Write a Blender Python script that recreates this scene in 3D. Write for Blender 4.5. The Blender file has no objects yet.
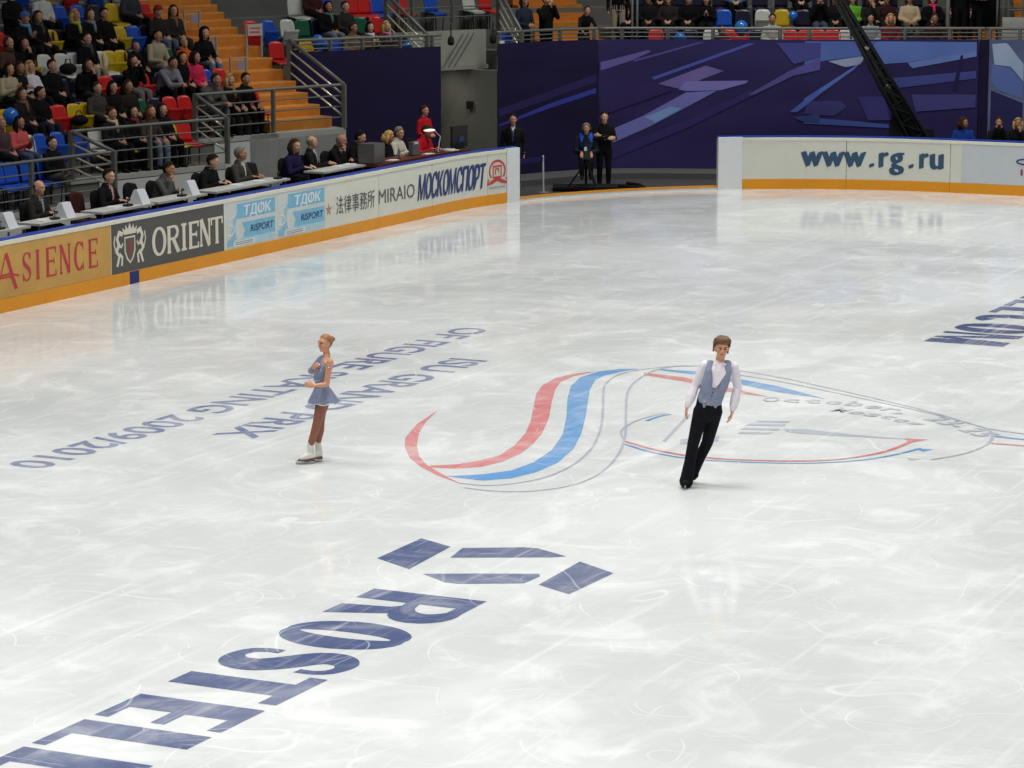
import bpy, bmesh, math, random
from mathutils import Vector, Matrix, kdtree

random.seed(7)
SC = bpy.context.scene
COL = SC.collection
R = math.radians
PI = math.pi

# ------------------------------------------------------------------ camera
# x runs along the rink (away), y to the left across it, z up; ice at z = 0
F_PX = 3000.0
CAM = Vector((0.0, 0.0, 7.2))
RIGHT = Vector((0.43084, -0.90243, 0.0))
UP = Vector((0.15182, 0.07248, 0.98575))
FWD = Vector((0.88956, 0.42470, -0.16823))
cd = bpy.data.cameras.new('camera')
cd.sensor_width = 36.0
cd.lens = 36.0 * F_PX / 1024.0
cd.clip_end = 400
cam = bpy.data.objects.new('camera', cd)
COL.objects.link(cam)
mw = Matrix((RIGHT, UP, -FWD)).transposed().to_4x4()
mw.translation = CAM
cam.matrix_world = mw
SC.camera = cam

# ------------------------------------------------------------------ world, lamps, exposure
world = bpy.data.worlds.new('arena_air')
SC.world = world
world.use_nodes = True
world.node_tree.nodes['Background'].inputs[0].default_value = (0.86, 0.93, 1.0, 1)
world.node_tree.nodes['Background'].inputs[1].default_value = 0.115
SC.view_settings.view_transform = 'Standard'
SC.view_settings.look = 'None'
SC.view_settings.exposure = 0.0
SC.view_settings.gamma = 1.0
SC.view_settings.use_curve_mapping = False

for ix in range(6):
    for iy in range(3):
        ld = bpy.data.lights.new('rink_lamp', 'AREA')
        ld.shape = 'RECTANGLE'
        ld.size = 5.0
        ld.size_y = 3.0
        ld.energy = 535
        ld.spread = R(108)
        ld.color = (1.0, 0.975, 0.945)
        lo = bpy.data.objects.new('rink_lamp', ld)
        lo.location = (9 + ix * 10.8, 4 + iy * 10.2, 17.0)
        COL.objects.link(lo)

# ------------------------------------------------------------------ helpers
def lin(c):
    return tuple(((x / 255.0) / 12.92 if x / 255.0 <= 0.04045 else ((x / 255.0 + 0.055) / 1.055) ** 2.4) for x in c)

def proj_u(p):
    d = Vector(p) - CAM
    return 512 + F_PX * d.dot(RIGHT) / d.dot(FWD)

MATS = {}
def mat(name, rgb, rough=0.6, metal=0.0, var=0.12, scale=9.0, spec=0.4, emit=None, trans=0.0, alpha=None):
    """procedural material: base colour broken up by a noise, rgb given as 0-255 sRGB"""
    if name in MATS:
        return MATS[name]
    m = bpy.data.materials.new(name)
    m.use_nodes = True
    nt = m.node_tree
    b = nt.nodes['Principled BSDF']
    c = lin(rgb)
    tc = nt.nodes.new('ShaderNodeTexCoord')
    nz = nt.nodes.new('ShaderNodeTexNoise')
    nz.inputs['Scale'].default_value = scale
    nz.inputs['Detail'].default_value = 4
    nt.links.new(tc.outputs['Object'], nz.inputs['Vector'])
    mx = nt.nodes.new('ShaderNodeMix')
    mx.data_type = 'RGBA'
    mx.inputs[6].default_value = (*[x * (1 - var) for x in c], 1)
    mx.inputs[7].default_value = (*[min(1, x * (1 + var)) for x in c], 1)
    nt.links.new(nz.outputs['Fac'], mx.inputs[0])
    nt.links.new(mx.outputs[2], b.inputs['Base Color'])
    b.inputs['Roughness'].default_value = rough
    b.inputs['Metallic'].default_value = metal
    b.inputs['Specular IOR Level'].default_value = spec
    if emit:
        b.inputs['Emission Color'].default_value = (*lin(emit[0]), 1)
        b.inputs['Emission Strength'].default_value = emit[1]
    if trans:
        b.inputs['Transmission Weight'].default_value = trans
    MATS[name] = m
    return m

def cloth(rgb):
    return mat('cloth_%d_%d_%d' % tuple(rgb), rgb, rough=0.9, var=0.25, scale=14, spec=0.15)

def plastic(rgb):
    return mat('plastic_%d_%d_%d' % tuple(rgb), rgb, rough=0.32, var=0.06, scale=5, spec=0.5)

def paint(rgb):
    return mat('paint_%d_%d_%d' % tuple(rgb), rgb, rough=0.5, var=0.05, scale=3, spec=0.35)

class MB:
    """collects simple shapes into one mesh"""
    def __init__(s):
        s.v = []; s.f = []; s.mi = []; s.k = 0
    def lifted(s, vs, fs, run=0):
        """each further flat stroke of a print lies a hair above the one before"""
        s.k += 1
        vs = [Vector(v) for v in vs]
        n = Vector((0, 0, 0))
        for f in fs:
            a, b, c = vs[f[0]], vs[f[1]], vs[f[2]]
            n += (b - a).cross(c - a)
        if n.length > 0:
            n.normalize()
        if n.dot(CAM - vs[0]) < 0:
            n = -n
        return [v + n * (.00015 * (s.k % 12) + (.00003 * (i % run) if run else 0)) for i, v in enumerate(vs)]
    def add(s, vs, fs, m=0):
        o = len(s.v)
        s.v += [tuple(v) for v in vs]
        s.f += [tuple(i + o for i in f) for f in fs]
        s.mi += [m] * len(fs)
    def box(s, c, d, rz=0.0, m=0, ry=0.0):
        M = Matrix.Translation(c) @ Matrix.Rotation(rz, 4, 'Z') @ Matrix.Rotation(ry, 4, 'Y')
        x, y, z = d[0] / 2, d[1] / 2, d[2] / 2
        vs = [M @ Vector(p) for p in [(-x, -y, -z), (x, -y, -z), (x, y, -z), (-x, y, -z), (-x, -y, z), (x, -y, z), (x, y, z), (-x, y, z)]]
        s.add(vs, [(0, 3, 2, 1), (4, 5, 6, 7), (0, 1, 5, 4), (1, 2, 6, 5), (2, 3, 7, 6), (3, 0, 4, 7)], m)
    def bar(s, a, b, w, h, m=0):
        """box beam from a to b, w wide and h high"""
        a, b = Vector(a), Vector(b)
        t = (b - a).normalized()
        u = t.cross(Vector((0, 0, 1)))
        u = u.normalized() if u.length > 1e-4 else Vector((1, 0, 0))
        v = u.cross(t)
        vs = []
        for p in (a, b):
            for su, sv in ((-1, -1), (1, -1), (1, 1), (-1, 1)):
                vs.append(p + u * su * w / 2 + v * sv * h / 2)
        s.add(vs, [(0, 1, 2, 3), (7, 6, 5, 4), (0, 4, 5, 1), (1, 5, 6, 2), (2, 6, 7, 3), (3, 7, 4, 0)], m)
    def tube(s, pts, r, seg=8, m=0, cap=True):
        pts = [Vector(p) for p in pts]
        rs = r if isinstance(r, (list, tuple)) else [r] * len(pts)
        n = len(pts)
        prev = None
        vs = []
        for i, p in enumerate(pts):
            t = (pts[min(i + 1, n - 1)] - pts[max(i - 1, 0)]).normalized()
            if prev is None:
                u = t.cross(Vector((0, 0, 1)))
                if u.length < 1e-3:
                    u = t.cross(Vector((1, 0, 0)))
                u.normalize()
            else:
                u = (prev - t * prev.dot(t)).normalized()
            prev = u
            v = t.cross(u)
            for k in range(seg):
                a = 2 * PI * k / seg
                vs.append(p + (u * math.cos(a) + v * math.sin(a)) * rs[i])
        fs = []
        for i in range(n - 1):
            for k in range(seg):
                k2 = (k + 1) % seg
                fs.append((i * seg + k, i * seg + k2, (i + 1) * seg + k2, (i + 1) * seg + k))
        if cap:
            fs.append(tuple(range(seg))[::-1])
            fs.append(tuple((n - 1) * seg + k for k in range(seg)))
        s.add(vs, fs, m)
    def ball(s, c, r, seg=14, rings=9, m=0, keep=None, M=None):
        rx, ry, rz = r if isinstance(r, (list, tuple)) else (r, r, r)
        vs, fs = [], []
        for i in range(rings + 1):
            th = PI * i / rings
            for k in range(seg):
                a = 2 * PI * k / seg
                vs.append(Vector((rx * math.sin(th) * math.cos(a), ry * math.sin(th) * math.sin(a), rz * math.cos(th))))
        for i in range(rings):
            for k in range(seg):
                k2 = (k + 1) % seg
                q = (i * seg + k, (i + 1) * seg + k, (i + 1) * seg + k2, i * seg + k2)
                if keep is None or all(keep(vs[j]) for j in q):
                    fs.append(q)
        c = Vector(c)
        vs = [(M @ v if M else v) + c for v in vs]
        s.add(vs, fs, m)
    def prism(s, poly, z0, z1, m=0):
        """vertical prism over a plan polygon"""
        n = len(poly)
        vs = [(x, y, z0) for x, y in poly] + [(x, y, z1) for x, y in poly]
        fs = [tuple(range(n))[::-1], tuple(range(n, 2 * n))]
        for i in range(n):
            j = (i + 1) % n
            fs.append((i, j, n + j, n + i))
        s.add(vs, fs, m)
    def flat(s, poly, fn, m=0):
        """flat polygon, fn maps (a,b) to 3D; triangulated"""
        from mathutils.geometry import tessellate_polygon
        tris = tessellate_polygon([[Vector((a, b, 0)) for a, b in poly]])
        tris = [tuple(t) for t in tris]
        s.add(s.lifted([fn(a, b) for a, b in poly], tris), tris, m)
    def lathe(s, prof, c=(0, 0, 0), seg=14, m=0):
        vs, fs = [], []
        for r, z in prof:
            for k in range(seg):
                a = 2 * PI * k / seg
                vs.append((c[0] + r * math.cos(a), c[1] + r * math.sin(a), c[2] + z))
        for i in range(len(prof) - 1):
            for k in range(seg):
                k2 = (k + 1) % seg
                fs.append((i * seg + k, i * seg + k2, (i + 1) * seg + k2, (i + 1) * seg + k))
        s.add(vs, fs, m)
    def mesh(s, name, smooth=False):
        me = bpy.data.meshes.new(name)
        me.from_pydata(s.v, [], s.f)
        me.update()
        if any(s.mi):
            for p, i in zip(me.polygons, s.mi):
                p.material_index = i
        if smooth:
            for p in me.polygons:
                p.use_smooth = True
        return me
    def obj(s, name, m, parent=None, smooth=False):
        me = s.mesh(name, smooth)
        for x in (m if isinstance(m, (list, tuple)) else [m]):
            me.materials.append(x)
        return link(name, me, parent)

def link(name, me, parent=None):
    o = bpy.data.objects.new(name, me)
    COL.objects.link(o)
    if parent is not None:
        o.parent = parent
    return o

def tag(o, label=None, cat=None, group=None, kind=None):
    if label: o['label'] = label
    if cat: o['category'] = cat
    if group: o['group'] = group
    if kind: o['kind'] = kind
    return o

def thing(name, label, cat, loc=(0, 0, 0), rz=0.0, group=None):
    o = bpy.data.objects.new(name, None)
    o.empty_display_size = 0.1
    COL.objects.link(o)
    o.location = loc
    o.rotation_euler = (0, 0, rz)
    return tag(o, label, cat, group)

def copy_tree(o, parent=None):
    c = o.copy()
    COL.objects.link(c)
    c.parent = parent
    for ch in list(o.children):
        copy_tree(ch, c)
    return c

# ------------------------------------------------------------------ lettering
TXT = {}
def text_shape(s, bold=0.0):
    """glyph outlines as triangles, scaled so that a capital H is 1 high, starting at a = 0"""
    key = (s, bold)
    if key in TXT:
        return TXT[key]
    def grab(t):
        cu = bpy.data.curves.new('lettering', 'FONT')
        cu.body = t
        cu.size = 1.0
        cu.offset = bold
        cu.resolution_u = 3
        ob = bpy.data.objects.new('lettering', cu)
        COL.objects.link(ob)
        dg = bpy.context.evaluated_depsgraph_get()
        me = bpy.data.meshes.new_from_object(ob.evaluated_get(dg))
        vs = [tuple(v.co) for v in me.vertices]
        fs = [tuple(p.vertices) for p in me.polygons]
        bpy.data.objects.remove(ob)
        bpy.data.curves.remove(cu)
        bpy.data.meshes.remove(me)
        return vs, fs
    hv, _ = grab('H')
    h0 = min(v[1] for v in hv); h1 = max(v[1] for v in hv)
    vs, fs = grab(s)
    k = 1.0 / (h1 - h0)
    x0 = min(v[0] for v in vs)
    vs = [((v[0] - x0) * k, (v[1] - h0) * k) for v in vs]
    w = max(v[0] for v in vs)
    TXT[key] = (vs, fs, w)
    return TXT[key]

def put_text(mb, s, fn, a0, b0, height, width=None, bold=0.0, shear=0.0, m=0):
    vs, fs, w = text_shape(s, bold)
    sx = (width / w) if width else height
    mb.add([fn(a0 + x * sx + shear * y * height, b0 + y * height) for x, y in vs], fs, m)

def stroke(mb, fn, pts, w, m=0, closed=False):
    """polyline of even width on a surface"""
    pts = [Vector((p[0], p[1])) for p in pts]
    n = len(pts)
    ws = w if isinstance(w, (list, tuple)) else [w] * n
    L, Rr = [], []
    for i in range(n):
        if closed:
            a, b = pts[(i - 1) % n], pts[(i + 1) % n]
        else:
            a, b = pts[max(i - 1, 0)], pts[min(i + 1, n - 1)]
        t = (b - a).normalized()
        nn = Vector((-t.y, t.x)) * ws[i] / 2
        L.append(pts[i] + nn); Rr.append(pts[i] - nn)
    vs = [fn(*p) for p in L] + [fn(*p) for p in Rr]
    fs = [(i, i + 1, n + i + 1, n + i) for i in range(n - 1)]
    if closed:
        fs.append((n - 1, 0, n, 2 * n - 1))
    mb.add(mb.lifted(vs, fs, n), fs, m)

def arc(cx, cy, rx, ry, a0, a1, n=18):
    return [(cx + rx * math.cos(R(a0 + (a1 - a0) * i / n)), cy + ry * math.sin(R(a0 + (a1 - a0) * i / n))) for i in range(n + 1)]

# serif capitals drawn as strokes in a box w wide and 1 high: T = thick stem, t = thin stroke, q = serif
def serif_glyph(ch, mb, fn, a, b, w, h, T, t, q, m=0):
    def P(x, y): return (a + x * w, b + y * h)
    def ln(x0, y0, x1, y1, wd): stroke(mb, fn, [P(x0, y0), P(x1, y1)], wd, m)
    def sf(x, y, wd=1.0):
        y2 = b + (t / 2 if y < 0.5 else h - t / 2)
        stroke(mb, fn, [(a + x * w - q * wd, y2), (a + x * w + q * wd, y2)], t, m)
    e = T / w / 2
    if ch == 'I':
        ln(.5, 0, .5, 1, T); sf(.5, 0); sf(.5, 1)
    elif ch == 'E':
        x = e + q / w * .5
        ln(x, 0, x, 1, T); sf(x, 0); sf(x, 1)
        for y in (t / h / 2, .52, 1 - t / h / 2):
            ln(x, y, .8 if y == .52 else 1, y, t)
        ln(.97, 0, .97, .22, t); ln(.97, .78, .97, 1, t); ln(.8, .42, .8, .62, t)
    elif ch == 'N':
        ln(.12, 0, .12, 1, t * 1.3); ln(.88, 0, .88, 1, t * 1.3); ln(.14, 1, .86, 0, T)
        sf(.12, 0, .8); sf(.12, 1, .8); sf(.88, 1, .8)
    elif ch == 'T':
        ln(.5, 0, .5, 1, T); sf(.5, 0); ln(0, 1 - t / h / 2, 1, 1 - t / h / 2, t)
        ln(.03, .72, .03, 1, t); ln(.97, .72, .97, 1, t)
    elif ch == 'R':
        x = e + q / w * .5
        ln(x, 0, x, 1, T); sf(x, 0); sf(x, 1)
        pts = [P(x, 1 - t / h / 2), P(.5, 1 - t / h / 2)] + [P(px, py) for px, py in arc(.5, .75, .34, .22, 80, -80, 10)] + [P(.5, .52), P(x, .52)]
        stroke(mb, fn, pts, [t] * 4 + [T * .8] * 7 + [t] * 4, m)
        ln(.5, .52, .88, .02, T); sf(.92, 0, .6)
    elif ch == 'O':
        n = 28
        pts = [P(*p) for p in arc(.5, .5, .5 - e * .9, .5 - t / h / 2, 0, 360, n)[:-1]]
        stroke(mb, fn, pts, [t + (T - t) * abs(math.cos(2 * PI * i / n)) for i in range(n)], m, closed=True)
    elif ch == 'C':
        n = 22
        pts = [P(*p) for p in arc(.55, .5, .5 - e, .5 - t / h / 2, 48, 312, n)]
        stroke(mb, fn, pts, [t + (T - t) * abs(math.cos(R(48 + 264 * i / n))) for i in range(n + 1)], m)
        ln(.9, .7, .9, .98, t); ln(.9, .02, .9, .26, t)
    elif ch == 'S':
        pts = [P(*p) for p in [(.85, .78), (.72, .92), (.5, .97), (.25, .9), (.16, .75), (.25, .61), (.5, .51), (.76, .39), (.86, .24), (.75, .09), (.5, .03), (.26, .08), (.12, .24)]]
        stroke(mb, fn, pts, [t, t, t, t * 1.3, T * .8, T, T, T, T * .8, t * 1.3, t, t, t], m)
        ln(.86, .72, .86, .97, t); ln(.11, .03, .11, .28, t)
    elif ch == 'A':
        ln(.5, 1, .88, 0, T); ln(.5, 1, .1, 0, t); ln(.2, .36, .76, .36, t)
        sf(.1, 0, .9); sf(.88, 0, .9)
# ------------------------------------------------------------------ ice surface
def ice_group():
    """how much skate scratches and frost whiten the ice, from world position"""
    g = bpy.data.node_groups.new('ice_frost', 'ShaderNodeTree')
    g.interface.new_socket('Frost', in_out='OUTPUT', socket_type='NodeSocketFloat')
    g.interface.new_socket('Lines', in_out='OUTPUT', socket_type='NodeSocketFloat')
    N, L = g.nodes, g.links
    geo = N.new('ShaderNodeNewGeometry')
    def mapping(sc, rot=0, loc=(0, 0, 0)):
        n = N.new('ShaderNodeMapping')
        n.inputs['Scale'].default_value = sc
        n.inputs['Rotation'].default_value = (0, 0, R(rot))
        n.inputs['Location'].default_value = loc
        L.new(geo.outputs['Position'], n.inputs['Vector'])
        return n.outputs[0]
    def noise(vec, sc, det=4, dist=0.0, rough=0.55):
        n = N.new('ShaderNodeTexNoise')
        n.inputs['Scale'].default_value = sc
        n.inputs['Detail'].default_value = det
        n.inputs['Distortion'].default_value = dist
        n.inputs['Roughness'].default_value = rough
        L.new(vec, n.inputs['Vector'])
        return n.outputs['Fac']
    def mth(op, a, b=None, c=None):
        n = N.new('ShaderNodeMath')
        n.operation = op
        for i, x in enumerate((a, b, c)):
            if x is None: continue
            if isinstance(x, (int, float)): n.inputs[i].default_value = x
            else: L.new(x, n.inputs[i])
        return n.outputs[0]
    def ramp(x, lo, hi, a=0.0, b=1.0):
        n = N.new('ShaderNodeMapRange')
        n.interpolation_type = 'SMOOTHSTEP'
        n.inputs['From Min'].default_value = lo
        n.inputs['From Max'].default_value = hi
        n.inputs['To Min'].default_value = a
        n.inputs['To Max'].default_value = b
        L.new(x, n.inputs['Value'])
        return n.outputs[0]
    p = mapping((1, 1, 0))
    # broad frosted areas and brushed patches
    broad = ramp(noise(p, .22, 6, 1.2, .6), .38, .66)
    mid = ramp(noise(mapping((1, 1, 0), 30, (3, 8, 0)), .8, 6, 1.6, .62), .46, .72)
    fine = ramp(noise(mapping((1, 1, 0), 65, (13, 2, 0)), 2.2, 5, 2.2, .6), .50, .78)
    frost = mth('ADD', mth('MULTIPLY', broad, .40), mth('ADD', mth('MULTIPLY', mid, .50), mth('MULTIPLY', fine, .20)))
    # streaks left by blades, in three directions
    lines = None
    for rot, sx, sy, lo, hi, off in ((20, .16, 3.2, .60, .82, 2), (-38, .20, 3.8, .61, .84, 9), (75, .18, 3.4, .60, .82, 17), (52, .3, 6.0, .63, .82, 31), (-70, .22, 3.0, .60, .82, 44)):
        s = ramp(noise(mapping((sx, sy, 0), rot, (off, off * 2, 0)), 1.0, 3, 1.1), lo, hi)
        lines = s if lines is None else mth('MAXIMUM', lines, s)
    # long curving cuts: contour lines of a slow noise
    for sc, wid, off, k in ((.16, .010, 5, 5.0), (.30, .014, 12, 4.0), (.55, .018, 40, 3.0)):
        n = noise(mapping((1, 1, 0), off, (off, off, 0)), sc, 1.5, .8, .4)
        fr = mth('PINGPONG', mth('MULTIPLY', n, k), .5)
        c = ramp(fr, 0.0, wid, 1.0, 0.0)
        msk = ramp(noise(mapping((1, 1, 0), 0, (off * 3, 1, 0)), .5, 2), .46, .62)
        lines = mth('MAXIMUM', lines, mth('MULTIPLY', c, msk))
    # rings from spins and turns
    for sc, rad, wid, off in ((.28, .36, .004, 3), (.42, .30, .006, 21), (.75, .33, .010, 33)):
        v = N.new('ShaderNodeTexVoronoi')
        v.voronoi_dimensions = '2D'
        v.inputs['Scale'].default_value = sc
        L.new(mapping((1, 1, 0), 0, (off, off * .7, 0)), v.inputs['Vector'])
        wob = mth('MULTIPLY', mth('SUBTRACT', noise(p, .5, 1), .5), .35)
        d = mth('ABSOLUTE', mth('SUBTRACT', mth('ADD', v.outputs['Distance'], wob), rad))
        c = ramp(d, 0.0, wid, 1.0, 0.0)
        msk = ramp(noise(mapping((1, 1, 0), 0, (off, 50, 0)), .9, 2), .50, .60)
        lines = mth('MAXIMUM', lines, mth('MULTIPLY', c, msk))
    go = N.new('NodeGroupOutput')
    L.new(frost, go.inputs['Frost'])
    L.new(lines, go.inputs['Lines'])
    return g

ICE_G = ice_group()

def ice_mat(name, rgb=None, cover=0.0, dark=(201, 205, 204), light=(234, 237, 236), line=(246, 248, 248)):
    m = bpy.data.materials.new(name)
    m.use_nodes = True
    nt = m.node_tree
    b = nt.nodes['Principled BSDF']
    g = nt.nodes.new('ShaderNodeGroup')
    g.node_tree = ICE_G
    def mix(f, a, c, k=1.0):
        n = nt.nodes.new('ShaderNodeMix')
        n.data_type = 'RGBA'
        mm = nt.nodes.new('ShaderNodeMath')
        mm.operation = 'MULTIPLY'
        mm.inputs[1].default_value = k
        nt.links.new(f, mm.inputs[0])
        nt.links.new(mm.outputs[0], n.inputs[0])
        for i, x in ((6, a), (7, c)):
            if isinstance(x, tuple): n.inputs[i].default_value = (*lin(x), 1)
            else: nt.links.new(x, n.inputs[i])
        return n.outputs[2]
    if rgb is None:
        c = mix(g.outputs['Frost'], dark, light)
        c = mix(g.outputs['Lines'], c, line, .42)
    else:
        c = mix(g.outputs['Frost'], rgb, light, cover)
        c = mix(g.outputs['Lines'], c, line, .34)
    nt.links.new(c, b.inputs['Base Color'])
    b.inputs['IOR'].default_value = 1.31
    b.inputs['Specular IOR Level'].default_value = .46
    rr = nt.nodes.new('ShaderNodeMapRange')
    rr.inputs['To Min'].default_value = .055
    rr.inputs['To Max'].default_value = .17
    nt.links.new(g.outputs['Frost'], rr.inputs['Value'])
    nt.links.new(rr.outputs[0], b.inputs['Roughness'])
    nz = nt.nodes.new('ShaderNodeTexNoise')
    ge = nt.nodes.new('ShaderNodeNewGeometry')
    nt.links.new(ge.outputs['Position'], nz.inputs['Vector'])
    nz.inputs['Scale'].default_value = 6
    nz.inputs['Detail'].default_value = 5
    bp = nt.nodes.new('ShaderNodeBump')
    bp.inputs['Strength'].default_value = .05
    bp.inputs['Distance'].default_value = .02
    nt.links.new(nz.outputs['Fac'], bp.inputs['Height'])
    nt.links.new(bp.outputs[0], b.inputs['Normal'])
    return m

M_ICE = ice_mat('ice')
RK_X0, RK_X1, RK_Y0, RK_Y1, RK_R = 5.75, 65.75, -1.2, 28.8, 8.5
def rink_outline(grow=0.0, n=16):
    out = []
    x0, x1, y0, y1, r = RK_X0 - grow, RK_X1 + grow, RK_Y0 - grow, RK_Y1 + grow, RK_R + grow
    for cx, cy, a0 in ((x1 - r, y1 - r, 0), (x0 + r, y1 - r, 90), (x0 + r, y0 + r, 180), (x1 - r, y0 + r, 270)):
        for i in range(n + 1):
            a = R(a0 + 90 * i / n)
            out.append((cx + r * math.cos(a), cy + r * math.sin(a)))
    return out
mb = MB()
mb.prism(rink_outline(.05), -.06, 0)
floor = mb.obj('floor', M_ICE)
tag(floor, 'scratched white ice sheet with sponsor lettering frozen in', 'ice', kind='structure')
mb = MB()
mb.box((42, 14, -.10), (150, 120, .06))
fl2 = mb.obj('floor', mat('concrete_floor', (88, 86, 84), .8, var=.2, scale=1.5))
tag(fl2, 'grey concrete arena floor around the boards', 'floor', kind='structure')
mb = MB()
ring = rink_outline(4.5); inn = rink_outline(.2)
n_ = len(ring)
mb.add([(x, y, 0) for x, y in ring] + [(x, y, 0) for x, y in inn] + [(x, y, -.07) for x, y in ring] + [(x, y, -.07) for x, y in inn],
       [(i, (i + 1) % n_, n_ + (i + 1) % n_, n_ + i) for i in range(n_)] + [(2 * n_ + i, 2 * n_ + (i + 1) % n_, (i + 1) % n_, i) for i in range(n_)] + [(n_ + i, n_ + (i + 1) % n_, 3 * n_ + (i + 1) % n_, 3 * n_ + i) for i in range(n_)])
fl3 = mb.obj('floor', mat('rubber_floor', (62, 62, 64), .85, var=.2, scale=2))
tag(fl3, 'dark rubber walkway behind the boards', 'floor', kind='structure')

# ---- markings on the ice (children of the ice sheet)
def ice_fn(z):
    return lambda x, y: (x, y, z)
def ice_text_fn(x0, y0, z=.002):          # reads towards -x, capitals point to -y
    return lambda a, b: (x0 - a, y0 - b, z)
M_NAVY = ice_mat('ice_navy_print', (76, 88, 128), .38)
M_NAVY2 = ice_mat('ice_blue_grey_print', (108, 118, 154), .55)
M_RED = ice_mat('ice_red_print', (204, 122, 121), .5)
M_BLUE = ice_mat('ice_blue_print', (98, 152, 204), .45)
M_GREY = ice_mat('ice_grey_print', (168, 175, 188), .55)

def smooth_line(pts, n=5):
    out = []
    for i in range(len(pts) - 1):
        p0, p1, p2, p3 = [Vector(pts[max(0, min(len(pts) - 1, j))]) for j in (i - 1, i, i + 1, i + 2)]
        for k in range(n):
            t = k / n
            out.append(tuple(.5 * ((2 * p1) + (p2 - p0) * t + (2 * p0 - 5 * p1 + 4 * p2 - p3) * t * t + (3 * p1 - p0 - 3 * p2 + p3) * t ** 3)))
    return out + [tuple(pts[-1])]
def block_letter(ch, mb, fn, a, w, h):
    """condensed heavy capitals: thick stems, thin arms"""
    T, t = .40 * h / 1.27, .14 * h / 1.27
    def rect(x0, y0, x1, y1): mb.flat([(x0, y0), (x1, y0), (x1, y1), (x0, y1)], fn)
    if ch == 'T':
        rect(a + w / 2 - T / 2, 0, a + w / 2 + T / 2, h); rect(a, h - t * 1.3, a + w, h)
    elif ch == 'E':
        rect(a, 0, a + T, h)
        for y0 in (0, h * .5 - t / 2, h - t): rect(a + T, y0, a + w, y0 + t)
    elif ch == 'L':
        rect(a, 0, a + T, h); rect(a + T, 0, a + w, t)
    elif ch == 'O':
        n = 32
        stroke(mb, fn, [(a + w / 2 + (w / 2 - T / 2) * math.cos(2 * PI * i / n), h / 2 + (h / 2 - t / 2) * math.sin(2 * PI * i / n)) for i in range(n)],
               [t + (T - t) * abs(math.cos(2 * PI * i / n)) for i in range(n)], closed=True)
    elif ch == 'C':
        pts = arc(a + w / 2, h / 2, w / 2 - T / 2, h / 2 - t / 2, 40, 320, 26)
        stroke(mb, fn, pts, [t + (T - t) * abs(math.cos(R(40 + 280 * i / 26))) for i in range(27)])
    elif ch == 'R':
        rect(a, 0, a + T, h)
        pts = [(a + T * .5, h - t / 2)] + arc(a + w * .52, h * .74, w * .48 - T * .42, h * .26 - t / 2, 85, -85, 12) + [(a + T * .5, h * .48)]
        stroke(mb, fn, pts, [t] + [t + (T - t) * max(0, math.cos(R(85 - 170 * i / 12))) for i in range(13)] + [t])
        mb.flat([(a + w * .42, h * .5), (a + w * .78, h * .5), (a + w, 0), (a + w - T, 0), (a + w * .56, h * .4)], fn)
    elif ch == 'S':
        pts = [(.80, .68), (.80, .80), (.72, .90), (.55, .945), (.38, .92), (.26, .82), (.24, .70), (.36, .60), (.55, .50), (.70, .40), (.78, .29), (.74, .16), (.62, .08), (.45, .055), (.28, .10), (.20, .20), (.20, .32)]
        ws = [t * .9, t * .9, t, t * 1.1, T * .62, T * .9, T, T * 1.02, T * 1.02, T * 1.02, T, T * .9, T * .62, t * 1.1, t, t * .9, t * .9]
        p3 = smooth_line([(a + x * w, y * h) for x, y in pts], 4)
        w3 = [w_[0] for w_ in smooth_line([(q, 0) for q in ws], 4)]
        stroke(mb, fn, p3, w3)
    elif ch == 'M':
        rect(a, 0, a + t * 1.2, h); rect(a + w - T, 0, a + w, h)
        mb.flat([(a, h), (a + T * .8, h), (a + w / 2 + t * .4, 0), (a + w / 2 - t * .4, 0)], fn)
        mb.flat([(a + w - T * .5, h), (a + w - T, h), (a + w / 2 - t * .4, 0), (a + w / 2 + t * .4, 0)], fn)

ROST = [('R', 0, 1.09), ('O', 1.28, 1.02), ('S', 2.42, .88), ('T', 3.28, .94), ('E', 4.40, .75), ('L', 5.30, .80), ('E', 6.21, .75), ('C', 7.08, .98), ('O', 8.16, 1.02), ('M', 9.28, 1.15)]
for sx in (26.28, 54.83):
    for ch, a, w in ROST:
        mb = MB()
        block_letter(ch, mb, ice_text_fn(sx, 14.1), a, w, 1.275)
        mb.obj('ice_letter', M_NAVY, floor)
    dx = sx - 26.28
    for poly in ([(27.5, 14.72), (28.57, 14.74), (28.33, 14.26), (27.2, 14.18)],
                 [(28.33, 14.12), (28.65, 13.53), (28.67, 13.38), (28.45, 12.94), (28.34, 13.06), (27.86, 14.03)],
                 [(27.07, 13.95), (27.34, 13.42), (27.59, 12.86), (27.49, 12.8), (27.14, 12.82), (26.83, 13.42), (26.83, 13.58)],
                 [(27.15, 12.66), (28.29, 12.71), (27.95, 12.17), (26.91, 12.21)]):
        mb = MB()
        mb.flat([(x + dx, y) for x, y in poly], ice_fn(.002))
        mb.obj('ice_emblem', M_NAVY, floor)
for s, x0, y0, h, w in (('OF FIGURE SKATING 2009/2010', 42.62, 21.27, .58, 12.62), ('ISU GRAND PRIX', 39.78, 20.0, .62, 6.95)):
    mb = MB()
    put_text(mb, s, ice_text_fn(x0, y0), 0, 0, h, w, bold=.022)
    mb.obj('ice_lettering', M_NAVY2, floor)

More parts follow.
